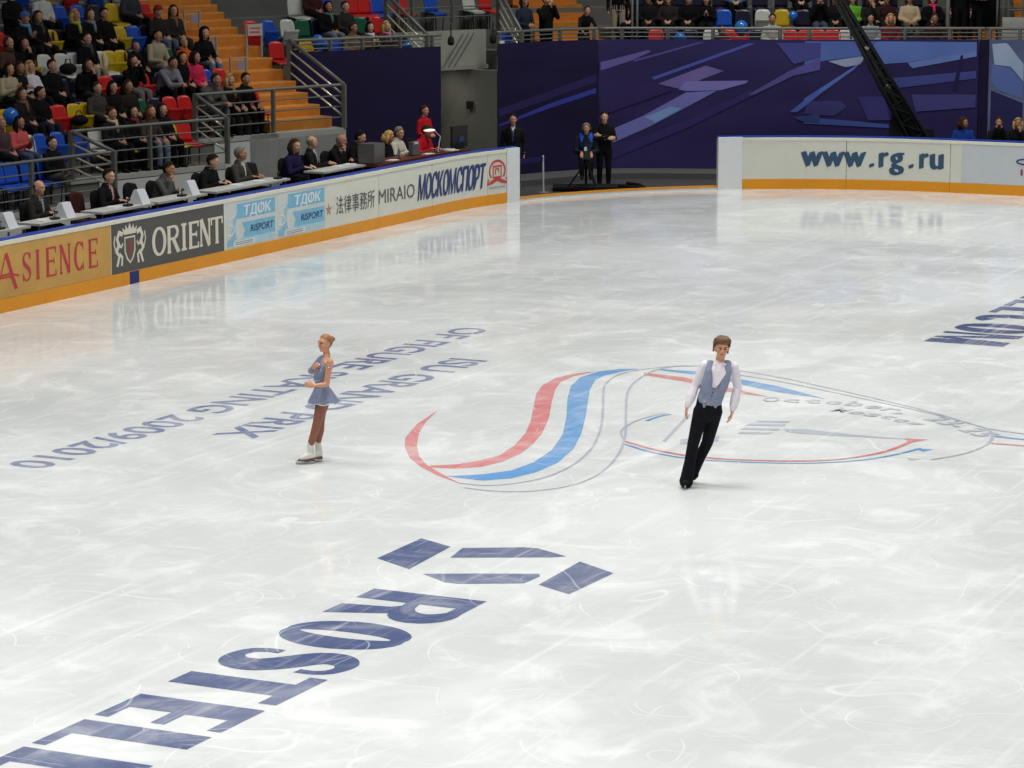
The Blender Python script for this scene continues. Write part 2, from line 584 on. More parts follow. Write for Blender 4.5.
LOGO = {
'cres': [(35.7,18.16),(34.71,17.96),(33.75,17.64),(33.18,17.35),(32.57,16.96),(32.13,16.58),(31.75,16.17),(31.38,15.63),(31.58,15.86),(31.93,16.23),(32.27,16.57),(32.71,16.9),(33.34,17.26),(34.12,17.63),(34.97,17.95)],
'redr': [(32.25,16.51),(32.47,16.24),(32.8,16.1),(33.24,16.03),(33.87,16.14),(34.72,16.38),(35.56,16.7),(36.66,17.17),(37.46,17.51),(38.13,17.73),(38.77,17.82),(39.26,17.75),(39.57,17.54),(39.06,17.66),(38.56,17.63),(37.93,17.43),(36.99,17.05),(35.88,16.58),(34.81,16.18),(34.07,15.97),(33.44,15.84),(32.84,15.82),(32.44,15.92),(32.22,16.16),(32.14,16.46)],
'bluer': [(31.74,16.04),(32.04,15.69),(32.4,15.48),(32.96,15.45),(33.8,15.58),(34.83,15.9),(35.98,16.37),(37.31,16.96),(38.26,17.34),(39.0,17.53),(39.59,17.5),(39.94,17.3),(40.08,17.06),(39.71,17.2),(39.33,17.28),(38.9,17.24),(38.14,16.99),(37.2,16.6),(36.09,16.14),(35.03,15.72),(34.01,15.37),(33.09,15.17),(32.44,15.16),(31.97,15.27),(31.7,15.52)],
'red2': [(39.78,16.87),(39.66,16.2),(39.19,15.37),(38.63,14.48),(38.8,15.22),(39.33,16.06),(39.59,16.75)],
'blue2': [(40.18,16.81),(40.21,16.23),(39.85,15.38),(39.52,14.68),(38.84,13.73),(39.1,14.59),(39.45,15.22),(39.94,16.12),(40.07,16.69)],
'em1': [(36.45,14.0),(36.62,13.98),(36.8,13.55),(36.62,13.5)], 'em4': [(36.15,13.95),(36.3,13.95),(36.45,13.5),(36.3,13.47)], 'em5': [(35.85,13.86),(36.0,13.9),(36.14,13.47),(36.0,13.5)], 'em6': [(36.75,13.95),(36.85,13.98),(37.02,13.56),(36.9,13.55)],
'em2': [(36.42,13.45),(36.55,13.2),(36.45,12.5),(36.45,11.66),(36.3,12.48),(36.24,13.0),(36.22,13.3)],
'em3': [(35.18,14.39),(35.3,14.28),(34.98,14.1),(34.88,14.28)], 'em7': [(35.4,14.2),(35.6,14.02),(35.25,13.9),(35.1,13.98)],
'tick': [(36.48,11.81),(36.53,11.51),(36.24,11.65)],
'tickb': [(35.89,11.48),(35.91,11.24),(35.72,11.32)],
'tickg': [(35.24,11.38),(35.24,11.18),(35.11,11.28)]}
for k, m in (('cres', M_RED), ('redr', M_RED), ('bluer', M_BLUE), ('red2', M_RED), ('blue2', M_BLUE), ('em1', M_GREY), ('em2', M_GREY), ('em3', M_GREY), ('em4', M_GREY), ('em5', M_GREY), ('em6', M_GREY), ('em7', M_GREY), ('tick', M_RED), ('tickb', M_BLUE), ('tickg', M_GREY)):
    mb = MB()
    LZ = globals().get('LZ', .0) + .0001
    mb.flat(LOGO[k], ice_fn(.0022 + LZ))
    mb.obj('ice_emblem', m, floor)
for pts, w, m in (
    ([(31.44,15.72),(31.45,15.35),(31.74,15.08),(32.28,14.92),(33.08,14.95),(34.1,15.17),(35.34,15.59),(36.62,16.12),(37.75,16.61),(38.59,16.95),(39.41,17.12),(39.98,17.02)], .036, M_GREY),
    ([(31.22,15.53),(31.19,15.19),(31.3,14.83),(31.64,14.54),(32.17,14.41),(32.98,14.48),(33.97,14.73),(35.07,15.12),(36.32,15.65),(37.66,16.22),(38.5,16.53),(39.29,16.72),(40.02,16.79),(40.46,16.67),(40.65,16.4)], .036, M_GREY),
    ([(40.01,17.0),(40.61,16.59),(40.6,15.93),(40.29,15.03),(39.65,13.92),(38.98,12.84),(38.35,11.93),(37.7,11.16),(37.45,10.55),(37.4,9.6)], .036, M_GREY),
    ([(40.25,15.79),(39.96,14.91),(39.39,13.83),(38.79,12.78),(38.26,11.9),(37.85,11.32),(37.51,10.99),(37.05,10.81),(36.46,10.73),(35.81,10.81),(35.25,11.06)], .04, M_GREY),
    ([(37.14,10.82),(37.06,10.39),(37.0,9.4)], .08, M_BLUE), ([(36.63,10.7),(36.65,10.28),(36.7,9.4)], .07, M_RED),
    ([(34.74,14.98),(34.44,14.51),(34.21,13.96),(34.19,13.4),(34.35,12.8),(34.58,12.34),(34.9,12.02),(35.44,11.77),(36.01,11.68),(36.48,11.67)], .065, M_RED),
    ([(34.56,14.9),(34.24,14.42),(34.04,13.89),(34.06,13.35),(34.27,12.61),(34.56,12.12),(34.96,11.77),(35.43,11.55),(35.92,11.41)], .05, M_BLUE),
    ([(34.74,14.98),(35.36,15.3),(36.03,15.42),(36.54,15.38),(36.83,15.28)], .03, M_GREY), ([(36.2,15.3),(36.54,15.28),(36.8,15.2)], .05, M_BLUE),
    ([(34.96,14.53),(36.89,14.97)], .05, M_GREY)):
    mb = MB()
    LZ += .0001
    stroke(mb, ice_fn(.0022 + LZ), smooth_line(pts), w)
    mb.obj('ice_line', m, floor)
# gently arched date lettering of the emblem
def along(p, q):
    p, q = Vector(p), Vector(q)
    t = (q - p).normalized()
    nrm = Vector((-t.y, t.x))
    return lambda a, b: (p.x + t.x * a + nrm.x * b, p.y + t.y * a + nrm.y * b, .0052)
def arc_text(s, pts, h):
    """letters one by one along a curve on the ice"""
    ps = [Vector(p) for p in smooth_line(pts, 8)]
    L = [0]
    for a, b in zip(ps, ps[1:]): L.append(L[-1] + (b - a).length)
    mb = MB()
    for i, ch in enumerate(s):
        if ch == ' ': continue
        d = L[-1] * i / len(s)
        k = min(len(ps) - 2, max(j for j in range(len(L)) if L[j] <= d))
        p = ps[k] + (ps[k + 1] - ps[k]) * ((d - L[k]) / (L[k + 1] - L[k]))
        put_text(mb, ch, along(p, p + (ps[k + 1] - ps[k])), 0, 0, h, L[-1] / len(s) * (.8 if ch not in ',-' else .4), bold=.02)
    mb.obj('ice_lettering', M_GREY, floor)
arc_text('October, 23-25', [(38.25, 14.45), (38.45, 13.3), (37.95, 12.1), (36.95, 10.95)], .36)
arc_text('Moscow', [(37.95, 13.35), (37.75, 12.6), (37.35, 11.95)], .30)

# ------------------------------------------------------------------ boards round the ice
AC = (57.25, 20.3)
def BP(s, z=0.0, off=0.0):
    """point on the boards: s runs along the inner face (= x on the straight), off = towards the ice"""
    if s <= 57.25:
        return Vector((s, 28.8 - off, z))
    ph = (s - 57.25) / RK_R
    if ph <= PI / 2:
        r = RK_R - off
        return Vector((AC[0] + r * math.sin(ph), AC[1] + r * math.cos(ph), z))
    return Vector((65.75 - off, 20.3 - (s - 57.25 - RK_R * PI / 2), z))
def s_at(u, lo=30.0, hi=90.0):
    for _ in range(50):
        m = (lo + hi) / 2
        if proj_u(BP(m, .5)) < u: lo = m
        else: hi = m
    return lo
def strip(mb, s0, s1, z0, z1, o0, o1, m=0, step=.5):
    """box that follows the boards from s0 to s1"""
    n = max(1, int(math.ceil((s1 - s0) / step))) if s1 > 56.5 else 1
    vs, fs = [], []
    for i in range(n + 1):
        s = s0 + (s1 - s0) * i / n
        vs += [BP(s, z0, o0), BP(s, z0, o1), BP(s, z1, o1), BP(s, z1, o0)]
    for i in range(n):
        a = i * 4; b = a + 4
        fs += [(a + k, a + (k + 1) % 4, b + (k + 1) % 4, b + k) for k in range(4)]
    fs += [(3, 2, 1, 0), (n * 4, n * 4 + 1, n * 4 + 2, n * 4 + 3)]
    mb.add(vs, fs, m)
M_BOARD = paint((214, 216, 204))
M_POST = paint((222, 226, 226))
M_ORANGE = mat('kick_orange', (226, 150, 24), .4, var=.08, scale=2)
M_CAPW = paint((226, 224, 206))
M_CAPB = plastic((32, 66, 168))

def board_run(label, s0, s1, plen=2.4):
    t = thing('rink_board', label, 'rink board', BP(s0).to_tuple())
    def part(name, m, parent, *a):
        q = MB(); strip(q, *a)
        o = q.obj(name, m, parent)
        return o
    s = s0
    while s < s1 - .05:
        e = min(s + plen, s1)
        pn = part('panel', M_BOARD, t, s + .006, e - .006, .02, 1.12, 0, -.10)
        part('kick_strip', M_ORANGE, t, s + .003, e - .003, .0, .23, .012, -.01)
        part('top_rail', M_CAPW, t, s, e, 1.12, 1.185, .012, -.12)
        part('blue_edge', M_CAPB, t, s, e, 1.16, 1.225, -.05, -.15)
        s = e
    for o in t.children:
        o.matrix_parent_inverse = Matrix.Translation(-Vector(t.location))
    return t

S_L1 = s_at(506.5)
S_L2 = s_at(519)
S_R1 = s_at(718)
S_R2 = s_at(742)
board_l = board_run('long white rink board with sponsor panels in front of the judges', 27.6, S_L1)
board_r = board_run('white curved rink board with a web address beside the gateway', S_R2, 84)
def bpart(name, m, parent, mb, smooth=False):
    o = mb.obj(name, m, parent, smooth)
    if parent.parent is None:
        o.matrix_parent_inverse = Matrix.Translation(-Vector(parent.location))
    return o
for t, a, b in ((board_l, S_L1, S_L2), (board_r, S_R1, S_R2)):
    mb = MB(); strip(mb, a, b, .0, 1.2, .025, -.13)
    bpart('end_post', M_POST, t, mb)
    mb = MB(); strip(mb, a, b, 1.17, 1.225, -.07, -.15); bpart('blue_edge', M_CAPB, t, mb)
# low sill across the gateway
sill = thing('gate_sill', 'low curved orange sill across the open gateway of the rink', 'sill', BP(S_L2).to_tuple())
mb = MB(); strip(mb, S_L2, S_R1, 0, .05, .0, -.10); bpart('sill_base', M_POST, sill, mb)
mb = MB(); strip(mb, S_L2, S_R1, .05, .09, .01, -.10); bpart('sill_strip', M_ORANGE, sill, mb)
# blue mark on the kick strip, extending the blue line of the rink
mb = MB(); strip(mb, 44.6, 44.9, .005, .225, .016, .0); bpart('blue_line_mark', paint((32, 44, 110)), board_l, mb)

def face(off=.006):
    return lambda s, z: tuple(BP(s, z, off))
def bold_text(mb, s, off, a, b, h, w, k, shear=0.0):
    """thickened lettering: the same outlines three times, a hair apart"""
    for i, (da, db) in enumerate(((-k, -k * .4), (0, 0), (k, k * .4))):
        put_text(mb, s, face(off + .0006 * i), a + da, b + db, h, w, shear=shear)
def rectp(s0, s1, z0, z1, n=8):
    """rectangle outline sampled so that it follows the curve"""
    return None
def advert(name, rgb, s0, s1, z0, z1, parent, off=.004, var=.06):
    mb = MB(); strip(mb, s0, s1, z0, z1, off, 0)
    m = rgb if not isinstance(rgb, tuple) else mat('print_%d_%d_%d' % rgb, rgb, .45, var=var, scale=2.2)
    return bpart(name, m, parent, mb)
Z0, Z1 = .235, 1.115
# gold panel
gold = advert('gold_advert', mat('gold_print', (200, 156, 82), .45, var=.28, scale=1.4), 36.0, 44.03, Z0, Z1, board_l)
mb = MB()
f_ = face(.008)
S0 = s_at(-2); 
serif_glyph('A', mb, f_, s_at(-6), .36, s_at(18.5) - s_at(-6), .62, .085, .03, .05)
stroke(mb, f_, [(s_at(-8), .55), (s_at(0), .62), (s_at(9), .63), (s_at(19), .57)], .03)
for ch, ua, ub in (('S', 22, 31.5), ('I', 35, 40.5), ('E', 45.5, 56), ('N', 59.5, 70.5), ('C', 73.5, 84), ('E', 88, 97.5)):
    a, b = s_at(ua), s_at(ub)
    serif_glyph(ch, mb, f_, a, .44, b - a, .50, .075, .03, .05)
bpart('lettering', paint((190, 58, 66)), gold, mb)
# grey panel with crest
grey = advert('grey_advert', mat('grey_print', (84, 84, 80), .5, var=.08, scale=2), 44.05, 47.86, Z0, Z1, board_l)
mb = MB()
M_LET = paint((222, 216, 200))
for ch, ua, ub in (('O', 152, 166), ('R', 166.5, 179.5), ('I', 180.5, 187), ('E', 188, 198.3), ('N', 199.6, 210.4), ('T', 211, 222.3)):
    a, b = s_at(ua), s_at(ub)
    serif_glyph(ch, mb, f_, a, .40, b - a, .50 if ch != 'O' else .52, .10, .045, .06 if ch != 'I' else .09)
bpart('lettering', M_LET, grey, mb)
mb = MB()
ca = s_at(129.8)
def cf(x, y): return f_(ca + x * 1.14, .69 + y * 1.1)
stroke(mb, cf, [(-.14, .14), (-.14, -.08), (-.08, -.2), (0, -.27), (.08, -.2), (.14, -.08), (.14, .14)], .035, closed=True)
crown = [(-.17, .19), (-.21, .31), (-.13, .26), (-.11, .35), (-.05, .27), (0, .38), (.05, .27), (.11, .35), (.13, .26), (.21, .31), (.17, .19)]
mb.flat(crown, cf)
for sg in (-1, 1):
    stroke(mb, cf, [(sg * x, y) for x, y in [(.2, .2), (.3, .24), (.36, .14), (.31, .04), (.38, -.06), (.3, -.14), (.37, -.3)]], [.08, .09, .07, .09, .08, .07, .05])
    stroke(mb, cf, [(sg * x, y) for x, y in [(.33, .05), (.24, .0), (.2, .06)]], .04)
    stroke(mb, cf, [(sg * x, y) for x, y in [(.3, -.1), (.22, -.16), (.24, -.3)]], .05)
    stroke(mb, cf, [(sg * x, y) for x, y in [(.4, -.05), (.45, .08), (.42, .2)]], .03)
bpart('crest', M_LET, grey, mb)
mb = MB()
mb.flat([(-.11, .11), (-.11, -.07), (-.06, -.17), (0, -.23), (.06, -.17), (.11, -.07), (.11, .11)], cf)
bpart('crest_shield', paint((96, 92, 90)), grey, mb)
mb = MB()
stroke(mb, lambda x, y: face(.014)(ca + x, .66 + y), [(.05, .08), (0, .1), (-.05, .06), (0, .01), (.05, -.05), (0, -.1), (-.05, -.07)], .04)
bpart('crest_shield', paint((176, 52, 50)), grey, mb)
# two ice-blue panels
for q, (ua, ub, uc) in enumerate(((226.5, 237, 275), (277.5, 288, 324.5))):
    a, b, c = s_at(ua), s_at(ub), s_at(uc)
    bg = advert('ice_blue_advert', mat('pale_ice_print', (206, 214, 212), .45, var=.07, scale=5), a, c, Z0 + .02, Z1, board_l)
    def pc(rgb, poly, off=.006, bg=bg):
        w_ = MB(); w_.flat(poly, face(off)); return bpart('print_field', mat('print_%d_%d_%d' % rgb, rgb, .45, var=.16, scale=6), bg, w_)
    w = c - b
    pc((122, 184, 214), [(b, .78), (c, .72 + .06), (c, 1.06), (b, 1.06)])
    pc((126, 186, 214), [(b + .15 * w, .40), (c, .40), (c, .70), (b + .12 * w, .70), (b + .2 * w, .55)])
    pc((176, 208, 220), [(b + .1 * w, .28), (c, .28), (c, .40), (b + .1 * w, .40)])
    pc((132, 186, 214), [(a, .28), (b - .05 * w, .28), (b - .1 * w, .44), (a + .02, .40)])
    pc((150, 196, 216), [(a + .35 * (b - a), .45), (b, .38), (b - .08, .62), (b + .02, .9), (a + .7 * (b - a), .8)])
    pc((224, 228, 226), [(b - .1 * w, .27), (b + .45 * w, .27), (b + .45 * w, .36), (b - .1 * w, .36)], .008)
    w_ = MB(); 
    for ch, qa, qb in (('Т', .16, .32), ('Д', .34, .51), ('О', .53, .70), ('І', .60, .63), ('К', .73, .87)):
        bold_text(w_, ch, .009 if ch != 'І' else .0115, b + qa * w, .82, .18, w * (qb - qa), .010, .15)
    bpart('lettering', paint((232, 236, 236)), bg, w_)
    w_ = MB(); put_text(w_, 'RISPORT', face(.009), b + .34 * w, .49, .13, w * .60, bold=.02, shear=.2); bpart('lettering', paint((52, 66, 116)), bg, w_)
    w_ = MB(); [stroke(w_, face(.010), [(b - .06 * w, y), (b + .40 * w, y)], .016) for y in (.30, .335)]; bpart('fine_print', paint((140, 148, 160)), bg, w_)
    w_ = MB(); stroke(w_, face(.009), [(a + q * (b - a), y) for q, y in ((.75, .84), (.3, .80), (.2, .70), (.6, .66), (.72, .56), (.4, .48), (.1, .52))], .035); bpart('ice_swirl', paint((226, 231, 230)), bg, w_)
# star, characters, name
mb = MB()
sc_ = s_at(328.5)
for k in range(5):
    a0 = 90 + 72 * k
    mb.flat([(sc_ + .02 * math.cos(R(a0 - 36)), .60 + .02 * math.sin(R(a0 - 36))), (sc_ + .075 * math.cos(R(a0 - 14)), .60 + .075 * math.sin(R(a0 - 14))), (sc_ + .15 * math.cos(R(a0)), .60 + .15 * math.sin(R(a0))), (sc_ + .075 * math.cos(R(a0 + 14)), .60 + .075 * math.sin(R(a0 + 14))), (sc_ + .02 * math.cos(R(a0 + 36)), .60 + .02 * math.sin(R(a0 + 36)))], f_)
bpart('star_print', paint((196, 128, 116)), board_l, mb)
mb = MB(); put_text(mb, '法律事務所', f_, s_at(336), .49, .27, s_at(374.5) - s_at(336)); bpart('lettering', paint((86, 86, 84)), board_l, mb)
mb = MB(); put_text(mb, 'MIRAIO', f_, s_at(378.5), .50, .28, s_at(414.5) - s_at(378.5)); bpart('lettering', paint((92, 90, 86)), board_l, mb)
mb = MB()
_ws = [1.3, 1, 1, 1, 1, 1.3, 1, 1, 1, .95, .95]
_u0, _u = 417.5, 0
for ch, w in zip('МОСКОМСПОРТ', _ws):
    ua = _u0 + 66.5 * _u / sum(_ws); ub = _u0 + 66.5 * (_u + w * .86) / sum(_ws); _u += w
    bold_text(mb, ch, .008, s_at(ua), .40, .50, s_at(ub) - s_at(ua), .024 if ch != 'М' else .012, .16)
pass; bpart('lettering', mat('navy_print', (50, 64, 116), .45, var=.3, scale=9), board_l, mb)
mb = MB()
ec = s_at(497)
stroke(mb, f_, [(ec + .27 * math.cos(R(a)), .74 + .22 * math.sin(R(a))) for a in range(-40, 221, 13)], .05)
stroke(mb, f_, [(ec - .14, .60), (ec - .14, .84), (ec + .14, .84), (ec + .14, .60)], .05, closed=True)
stroke(mb, f_, [(ec - .06, .66), (ec - .06, .78), (ec + .06, .78), (ec + .05, .70)], .04)
for sg in (-1, 1):
    stroke(mb, f_, [(ec, .56), (ec + sg * .18, .50), (ec + sg * .36, .46), (ec + sg * .30, .57)], [.08, .08, .06, .05])
bpart('round_emblem', paint((196, 66, 62)), board_l, mb)
mb = MB(); stroke(mb, f_, [(s_at(489), .38), (s_at(505), .38)], .03); bpart('fine_print', paint((166, 168, 164)), board_l, mb)
# web address
mb = MB()
for s_, ua, ub in (('w', 801, 823), ('w', 822, 844.5), ('w', 843.5, 866), ('.', 869.5, 874), ('r', 879, 888.5), ('g', 889.5, 904), ('.', 909, 913.5), ('r', 919.5, 928.5), ('u', 930, 943.5)):
    bold_text(mb, s_, .008, s_at(ua) + .02, .53, .50, s_at(ub) - s_at(ua) - .05, .034)
bpart('lettering', mat('teal_print', (52, 82, 112), .45, var=.12, scale=4), board_r, mb)
gp = advert('pale_advert', (196, 202, 206), s_at(961.5), 84, Z0, Z1, board_r)
mb = MB()
sc_ = s_at(1026)
stroke(mb, f_, [(sc_ + .22 * math.cos(R(a)), .77 + .06 * math.sin(R(a))) for a in range(0, 360, 20)], .035, closed=True)
bpart('oval_print', paint((44, 56, 120)), gp, mb)
mb = MB(); stroke(mb, f_, [(sc_ - .10, .46), (sc_ - .10, .60)], .05); bpart('red_bar', paint((130, 60, 90)), gp, mb)
# ------------------------------------------------------------------ stand behind the judges
def catmull(pts, n=12):
    return [Vector((p[0], p[1], 0)) for p in smooth_line([tuple(p) for p in pts], n)]
BASE = catmull([(32, 33.5), (36, 33.45), (40, 33.35), (44, 33.12), (46.6, 32.9), (49.8, 32.5), (53.5, 31.5), (57.2, 30.3), (60.5, 28.6)])
WALL = catmull([(53.0, 36.15), (54.8, 35.25), (56.5, 34.35), (58.36, 33.38), (62.0, 31.45), (63.6, 30.7), (66.2, 29.33), (67.53, 26.53), (68.86, 23.73), (70.2, 20.94), (71.3, 17.5), (72.0, 14.0), (72.3, 10.0), (72.4, 5.0)])
PITCH, RISE = .80, .44

def offset_path(path, d):
    out = []
    n = len(path)
    for i, p in enumerate(path):
        t = (path[min(i + 1, n - 1)] - path[max(i - 1, 0)]).normalized()
        out.append(p + Vector((-t.y, t.x, 0)) * d)       # outwards = left of the running direction
    return out
def path_at(path, u, z=2.0):
    """point and heading on a path where it is seen at picture column u"""
    for i in range(len(path) - 1):
        a, b = path[i], path[i + 1]
        ua, ub = proj_u((a.x, a.y, z)), proj_u((b.x, b.y, z))
        if ua <= u <= ub:
            f = (u - ua) / (ub - ua)
            p = a + (b - a) * f
            t = (b - a).normalized()
            return p, t
    a, b = (path[0], path[1]) if u < proj_u(path[0]) else (path[-2], path[-1])
    return (path[0] if u < proj_u(path[0]) else path[-1]).copy(), (b - a).normalized()
def sub_path(path, u0, u1, z=2.0):
    out = [path_at(path, u0, z)[0]]
    for p in path:
        if u0 < proj_u((p.x, p.y, z)) < u1:
            out.append(p)
    out.append(path_at(path, u1, z)[0])
    return out
def row_z(k):
    return .82 if k == 1 else .75 + .455 * (k - 1)
def row_pt(k, u, off):
    p, t = path_at(offset_path(BASE, PITCH * (k - 1) + off), u, row_z(k) + .5)
    return p, math.atan2(t.y, t.x) - PI / 2     # heading that faces the ice
def far_z(j):
    return 2.57 + RISE * j
def far_pt(j, u, off):
    p, t = path_at(offset_path(WALL, PITCH * j + off), u, far_z(j) + .5)
    return p, math.atan2(t.y, t.x) - PI / 2

M_TERR = mat('terrace_concrete', (112, 112, 108), .8, var=.15, scale=2)
M_LEDGE = mat('ledge_grey', (172, 174, 166), .7, var=.1, scale=2)
M_WALLG = mat('stand_wall_grey', (206, 208, 204), .75, var=.12, scale=1.3)
M_STEEL = mat('rail_steel', (116, 118, 112), .45, metal=.25, var=.1, scale=6)
M_STEELL = mat('bar_steel', (236, 226, 200), .25, metal=.3, var=.08, scale=6)
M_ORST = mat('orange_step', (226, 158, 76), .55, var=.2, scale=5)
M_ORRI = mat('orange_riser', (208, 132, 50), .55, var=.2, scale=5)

def ribbon(mb, front, back, z0, z1, m=0):
    """solid slab between two plan polylines"""
    n = len(front)
    vs = [(p.x, p.y, z0) for p in front] + [(p.x, p.y, z0) for p in back] + [(p.x, p.y, z1) for p in front] + [(p.x, p.y, z1) for p in back]
    fs = []
    for i in range(n - 1):
        fs += [(2 * n + i, 2 * n + i + 1, 3 * n + i + 1, 3 * n + i), (i, i + 1, 2 * n + i + 1, 2 * n + i), (n + i + 1, n + i, 3 * n + i, 3 * n + i + 1), (i + 1, i, n + i, n + i + 1)]
    fs += [(0, 2 * n, 3 * n, n), (n - 1, 2 * n - 1, 4 * n - 1, 3 * n - 1)]
    mb.add(vs, fs, m)

def plan_slab(mb, path, u0, u1, d0, d1, z0, z1, m=0, zp=2.0):
    f = sub_path(offset_path(path, d0), u0, u1, zp)
    # outward partner points
    n = len(f)
    b = []
    for i, p in enumerate(f):
        t = (f[min(i + 1, n - 1)] - f[max(i - 1, 0)]).normalized()
        b.append(p + Vector((-t.y, t.x, 0)) * (d1 - d0))
    ribbon(mb, f, b, z0, z1, m)

U_STAIR0, U_STAIR1 = 279, 345
stand = thing('grandstand', 'stepped grey seating terrace rising behind the judges', 'grandstand', (48, 33, 0)); stand['kind'] = 'structure'
ENDS = {1: 113, 2: 226, 3: 279}
_a = path_at(offset_path(BASE, PITCH * 2), U_STAIR0, row_z(3))[0]
_b = path_at(offset_path(BASE, PITCH * 2), 341, row_z(3))[0]
_d = (_b - _a).normalized(); _o = Vector((-_d.y, _d.x, 0))
for k in range(4, 12):
    q = _a - _d * .62 + _o * (PITCH * (k - 3))
    ENDS[k] = proj_u((q.x, q.y, row_z(k)))
for k in range(1, 11):
    mb = MB()
    u1 = ENDS.get(k, U_STAIR0)
    plan_slab(mb, BASE, -330, u1, PITCH * (k - 1), PITCH * (11 - 0) - .02 if k == 10 else PITCH * k + .02, .0 if k < 4 else row_z(k) - RISE, row_z(k), 0, row_z(k))
    o = mb.obj('terrace', M_TERR, stand); o.matrix_parent_inverse = Matrix.Translation((-48, -33, 0))
    mb = MB()
    plan_slab(mb, BASE, -330, u1, PITCH * (k - 1) - .03, PITCH * (k - 1) + .05, row_z(k) - .10, row_z(k) + .004, 0, row_z(k))
    o = mb.obj('nosing', M_LEDGE, stand); o.matrix_parent_inverse = Matrix.Translation((-48, -33, 0))
# grey facing under the front edge of the stand
for k, ua, ub in ((1, -330, 113), (2, 100, 226), (3, 215, 346)):
    mb = MB()
    plan_slab(mb, BASE, ua, ub, PITCH * (k - 1) - .03, PITCH * (k - 1) + .03, 0, row_z(k) - .12, 0, 1)
    o = mb.obj('front_panel', M_WALLG, stand); o.matrix_parent_inverse = Matrix.Translation((-48, -33, 0))
# landing in front of the orange stairs
mb = MB(); plan_slab(mb, BASE, 250, 346, PITCH * 2 - .03, PITCH * 3, .0, row_z(3), 0, row_z(3))
o = mb.obj('landing', M_LEDGE, stand); o.matrix_parent_inverse = Matrix.Translation((-48, -33, 0))

# orange stairs: every step is a part
pA, tA = path_at(offset_path(BASE, PITCH * 2), U_STAIR0, row_z(3))
pB, tB = path_at(offset_path(BASE, PITCH * 2), 341, row_z(3))
dirS = (pB - pA).normalized()
outS = Vector((-dirS.y, dirS.x, 0))
stairs = thing('stair_flight', 'broad orange stairs climbing through the stand between seats and dark drape', 'stairs', tuple(pA))
zc, dist = row_z(3), .30
for i in range(15):
    rise, tread = (.24, .40) if i < 8 else (.16, .24)
    wid = (pB - pA).length
    mb = MB()
    a = pA + outS * dist - dirS * (.6 if i > 1 else 0)
    b = pA + dirS * wid + outS * dist
    pl = [a, b, b + outS * (tread + .03), a + outS * (tread + .03)]
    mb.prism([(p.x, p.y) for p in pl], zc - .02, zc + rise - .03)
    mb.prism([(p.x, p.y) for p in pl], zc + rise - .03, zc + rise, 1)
    o = mb.obj('step', [M_ORRI, M_ORST], stairs); o.matrix_parent_inverse = Matrix.Translation(-pA)
    zc += rise
    dist += tread
# solid cheek under the flight
mb = MB()
a, b = pA + outS * .34 - dirS * .6, pB + outS * .34
pl = [a, b - dirS * .02, b - dirS * .02 + outS * 5.4, a + outS * 5.4]
zz = [row_z(3), row_z(3), row_z(3) + 2.7, row_z(3) + 2.7]
mb.add([(p.x, p.y, 0) for p in pl] + [(p.x, p.y, z - .05) for p, z in zip(pl, zz)], [(0, 3, 2, 1), (4, 5, 6, 7), (0, 1, 5, 4), (1, 2, 6, 5), (2, 3, 7, 6), (3, 0, 4, 7)])
o = mb.obj('stair_cheek', M_TERR, stairs); o.matrix_parent_inverse = Matrix.Translation(-pA)

# far bowl terraces above the drapes
bowl = thing('grandstand', 'upper seating terrace of the curved end above the purple drapes', 'grandstand', (66, 29, 0)); bowl['kind'] = 'structure'
def fpart(name, m, mb):
    o = mb.obj(name, m, bowl); o.matrix_parent_inverse = Matrix.Translation((-66, -29, 0)); return o
for j in range(0, 7):
    q = pB + outS * (1.76 + PITCH * j) + dirS * .04
    u_s = proj_u((q.x, q.y, far_z(j)))
    segs = [(u_s, 441), (497, 1400)] if j < 2 else [(u_s, 1400)]
    for ua, ub in segs:
        mb = MB(); plan_slab(mb, WALL, ua, ub, PITCH * j, PITCH * (j + 1) + .02, far_z(j) - RISE - .05, far_z(j), 0, far_z(j))
        fpart('terrace', M_TERR, mb)
# wall under the first row (behind the drapes)
for ua, ub in ((289, 441), (497, 1400)):
    mb = MB(); plan_slab(mb, WALL, ua, ub, .02, .14, 0, 2.55, 0, 2); fpart('front_panel', M_WALLG, mb)

# gangway opening between the drapes
n_gap = (path_at(WALL, 498)[0] - path_at(WALL, 440)[0]).normalized()
og = Vector((-n_gap.y, n_gap.x, 0))
g0, g1 = path_at(WALL, 440)[0], path_at(WALL, 498)[0]
def quadwall(name, a, b, z0, z1, th, m, label=None, cat=None):
    mb = MB(); mb.bar((a.x, a.y, (z0 + z1) / 2), (b.x, b.y, (z0 + z1) / 2), th, z1 - z0)
    o = mb.obj(name, m)
    return tag(o, label, cat, kind='structure')
M_WHITEW = mat('white_plaster', (158, 160, 148), .8, var=.08, scale=1)
M_GANG = mat('gangway_grey', (150, 150, 140), .85, var=.12, scale=1)
quadwall('wall_lintel', g0 + og * 1.0 - n_gap * .7, g1 + og * 1.0 + n_gap * .4, 2.60, 3.52, .12, M_WHITEW, 'white wall panel above the gangway opening', 'wall')
quadwall('wall_right', g1 + n_gap * .02 - og * .0, g1 + og * 4.2 + n_gap * .02, 0, 2.60, .12, M_GANG, 'grey side wall inside the gangway', 'wall')
quadwall('wall_left', g0 - n_gap * .06, g0 + og * 4.2 - n_gap * .06, 0, 2.60, .12, M_GANG, 'shadowed left wall inside the gangway', 'wall')
quadwall('wall_back', g0 + og * 4.2 - n_gap * .3, g1 + og * 4.2 + n_gap * .3, 0, 2.60, .12, M_GANG, 'back wall at the end of the gangway', 'wall')
quadwall('wall_pier', g1 + n_gap * .0 - og * .02, g1 + n_gap * .14 - og * .02, 0, 3.3, .10, M_WALLG, 'narrow light grey pier beside the purple drape', 'wall')
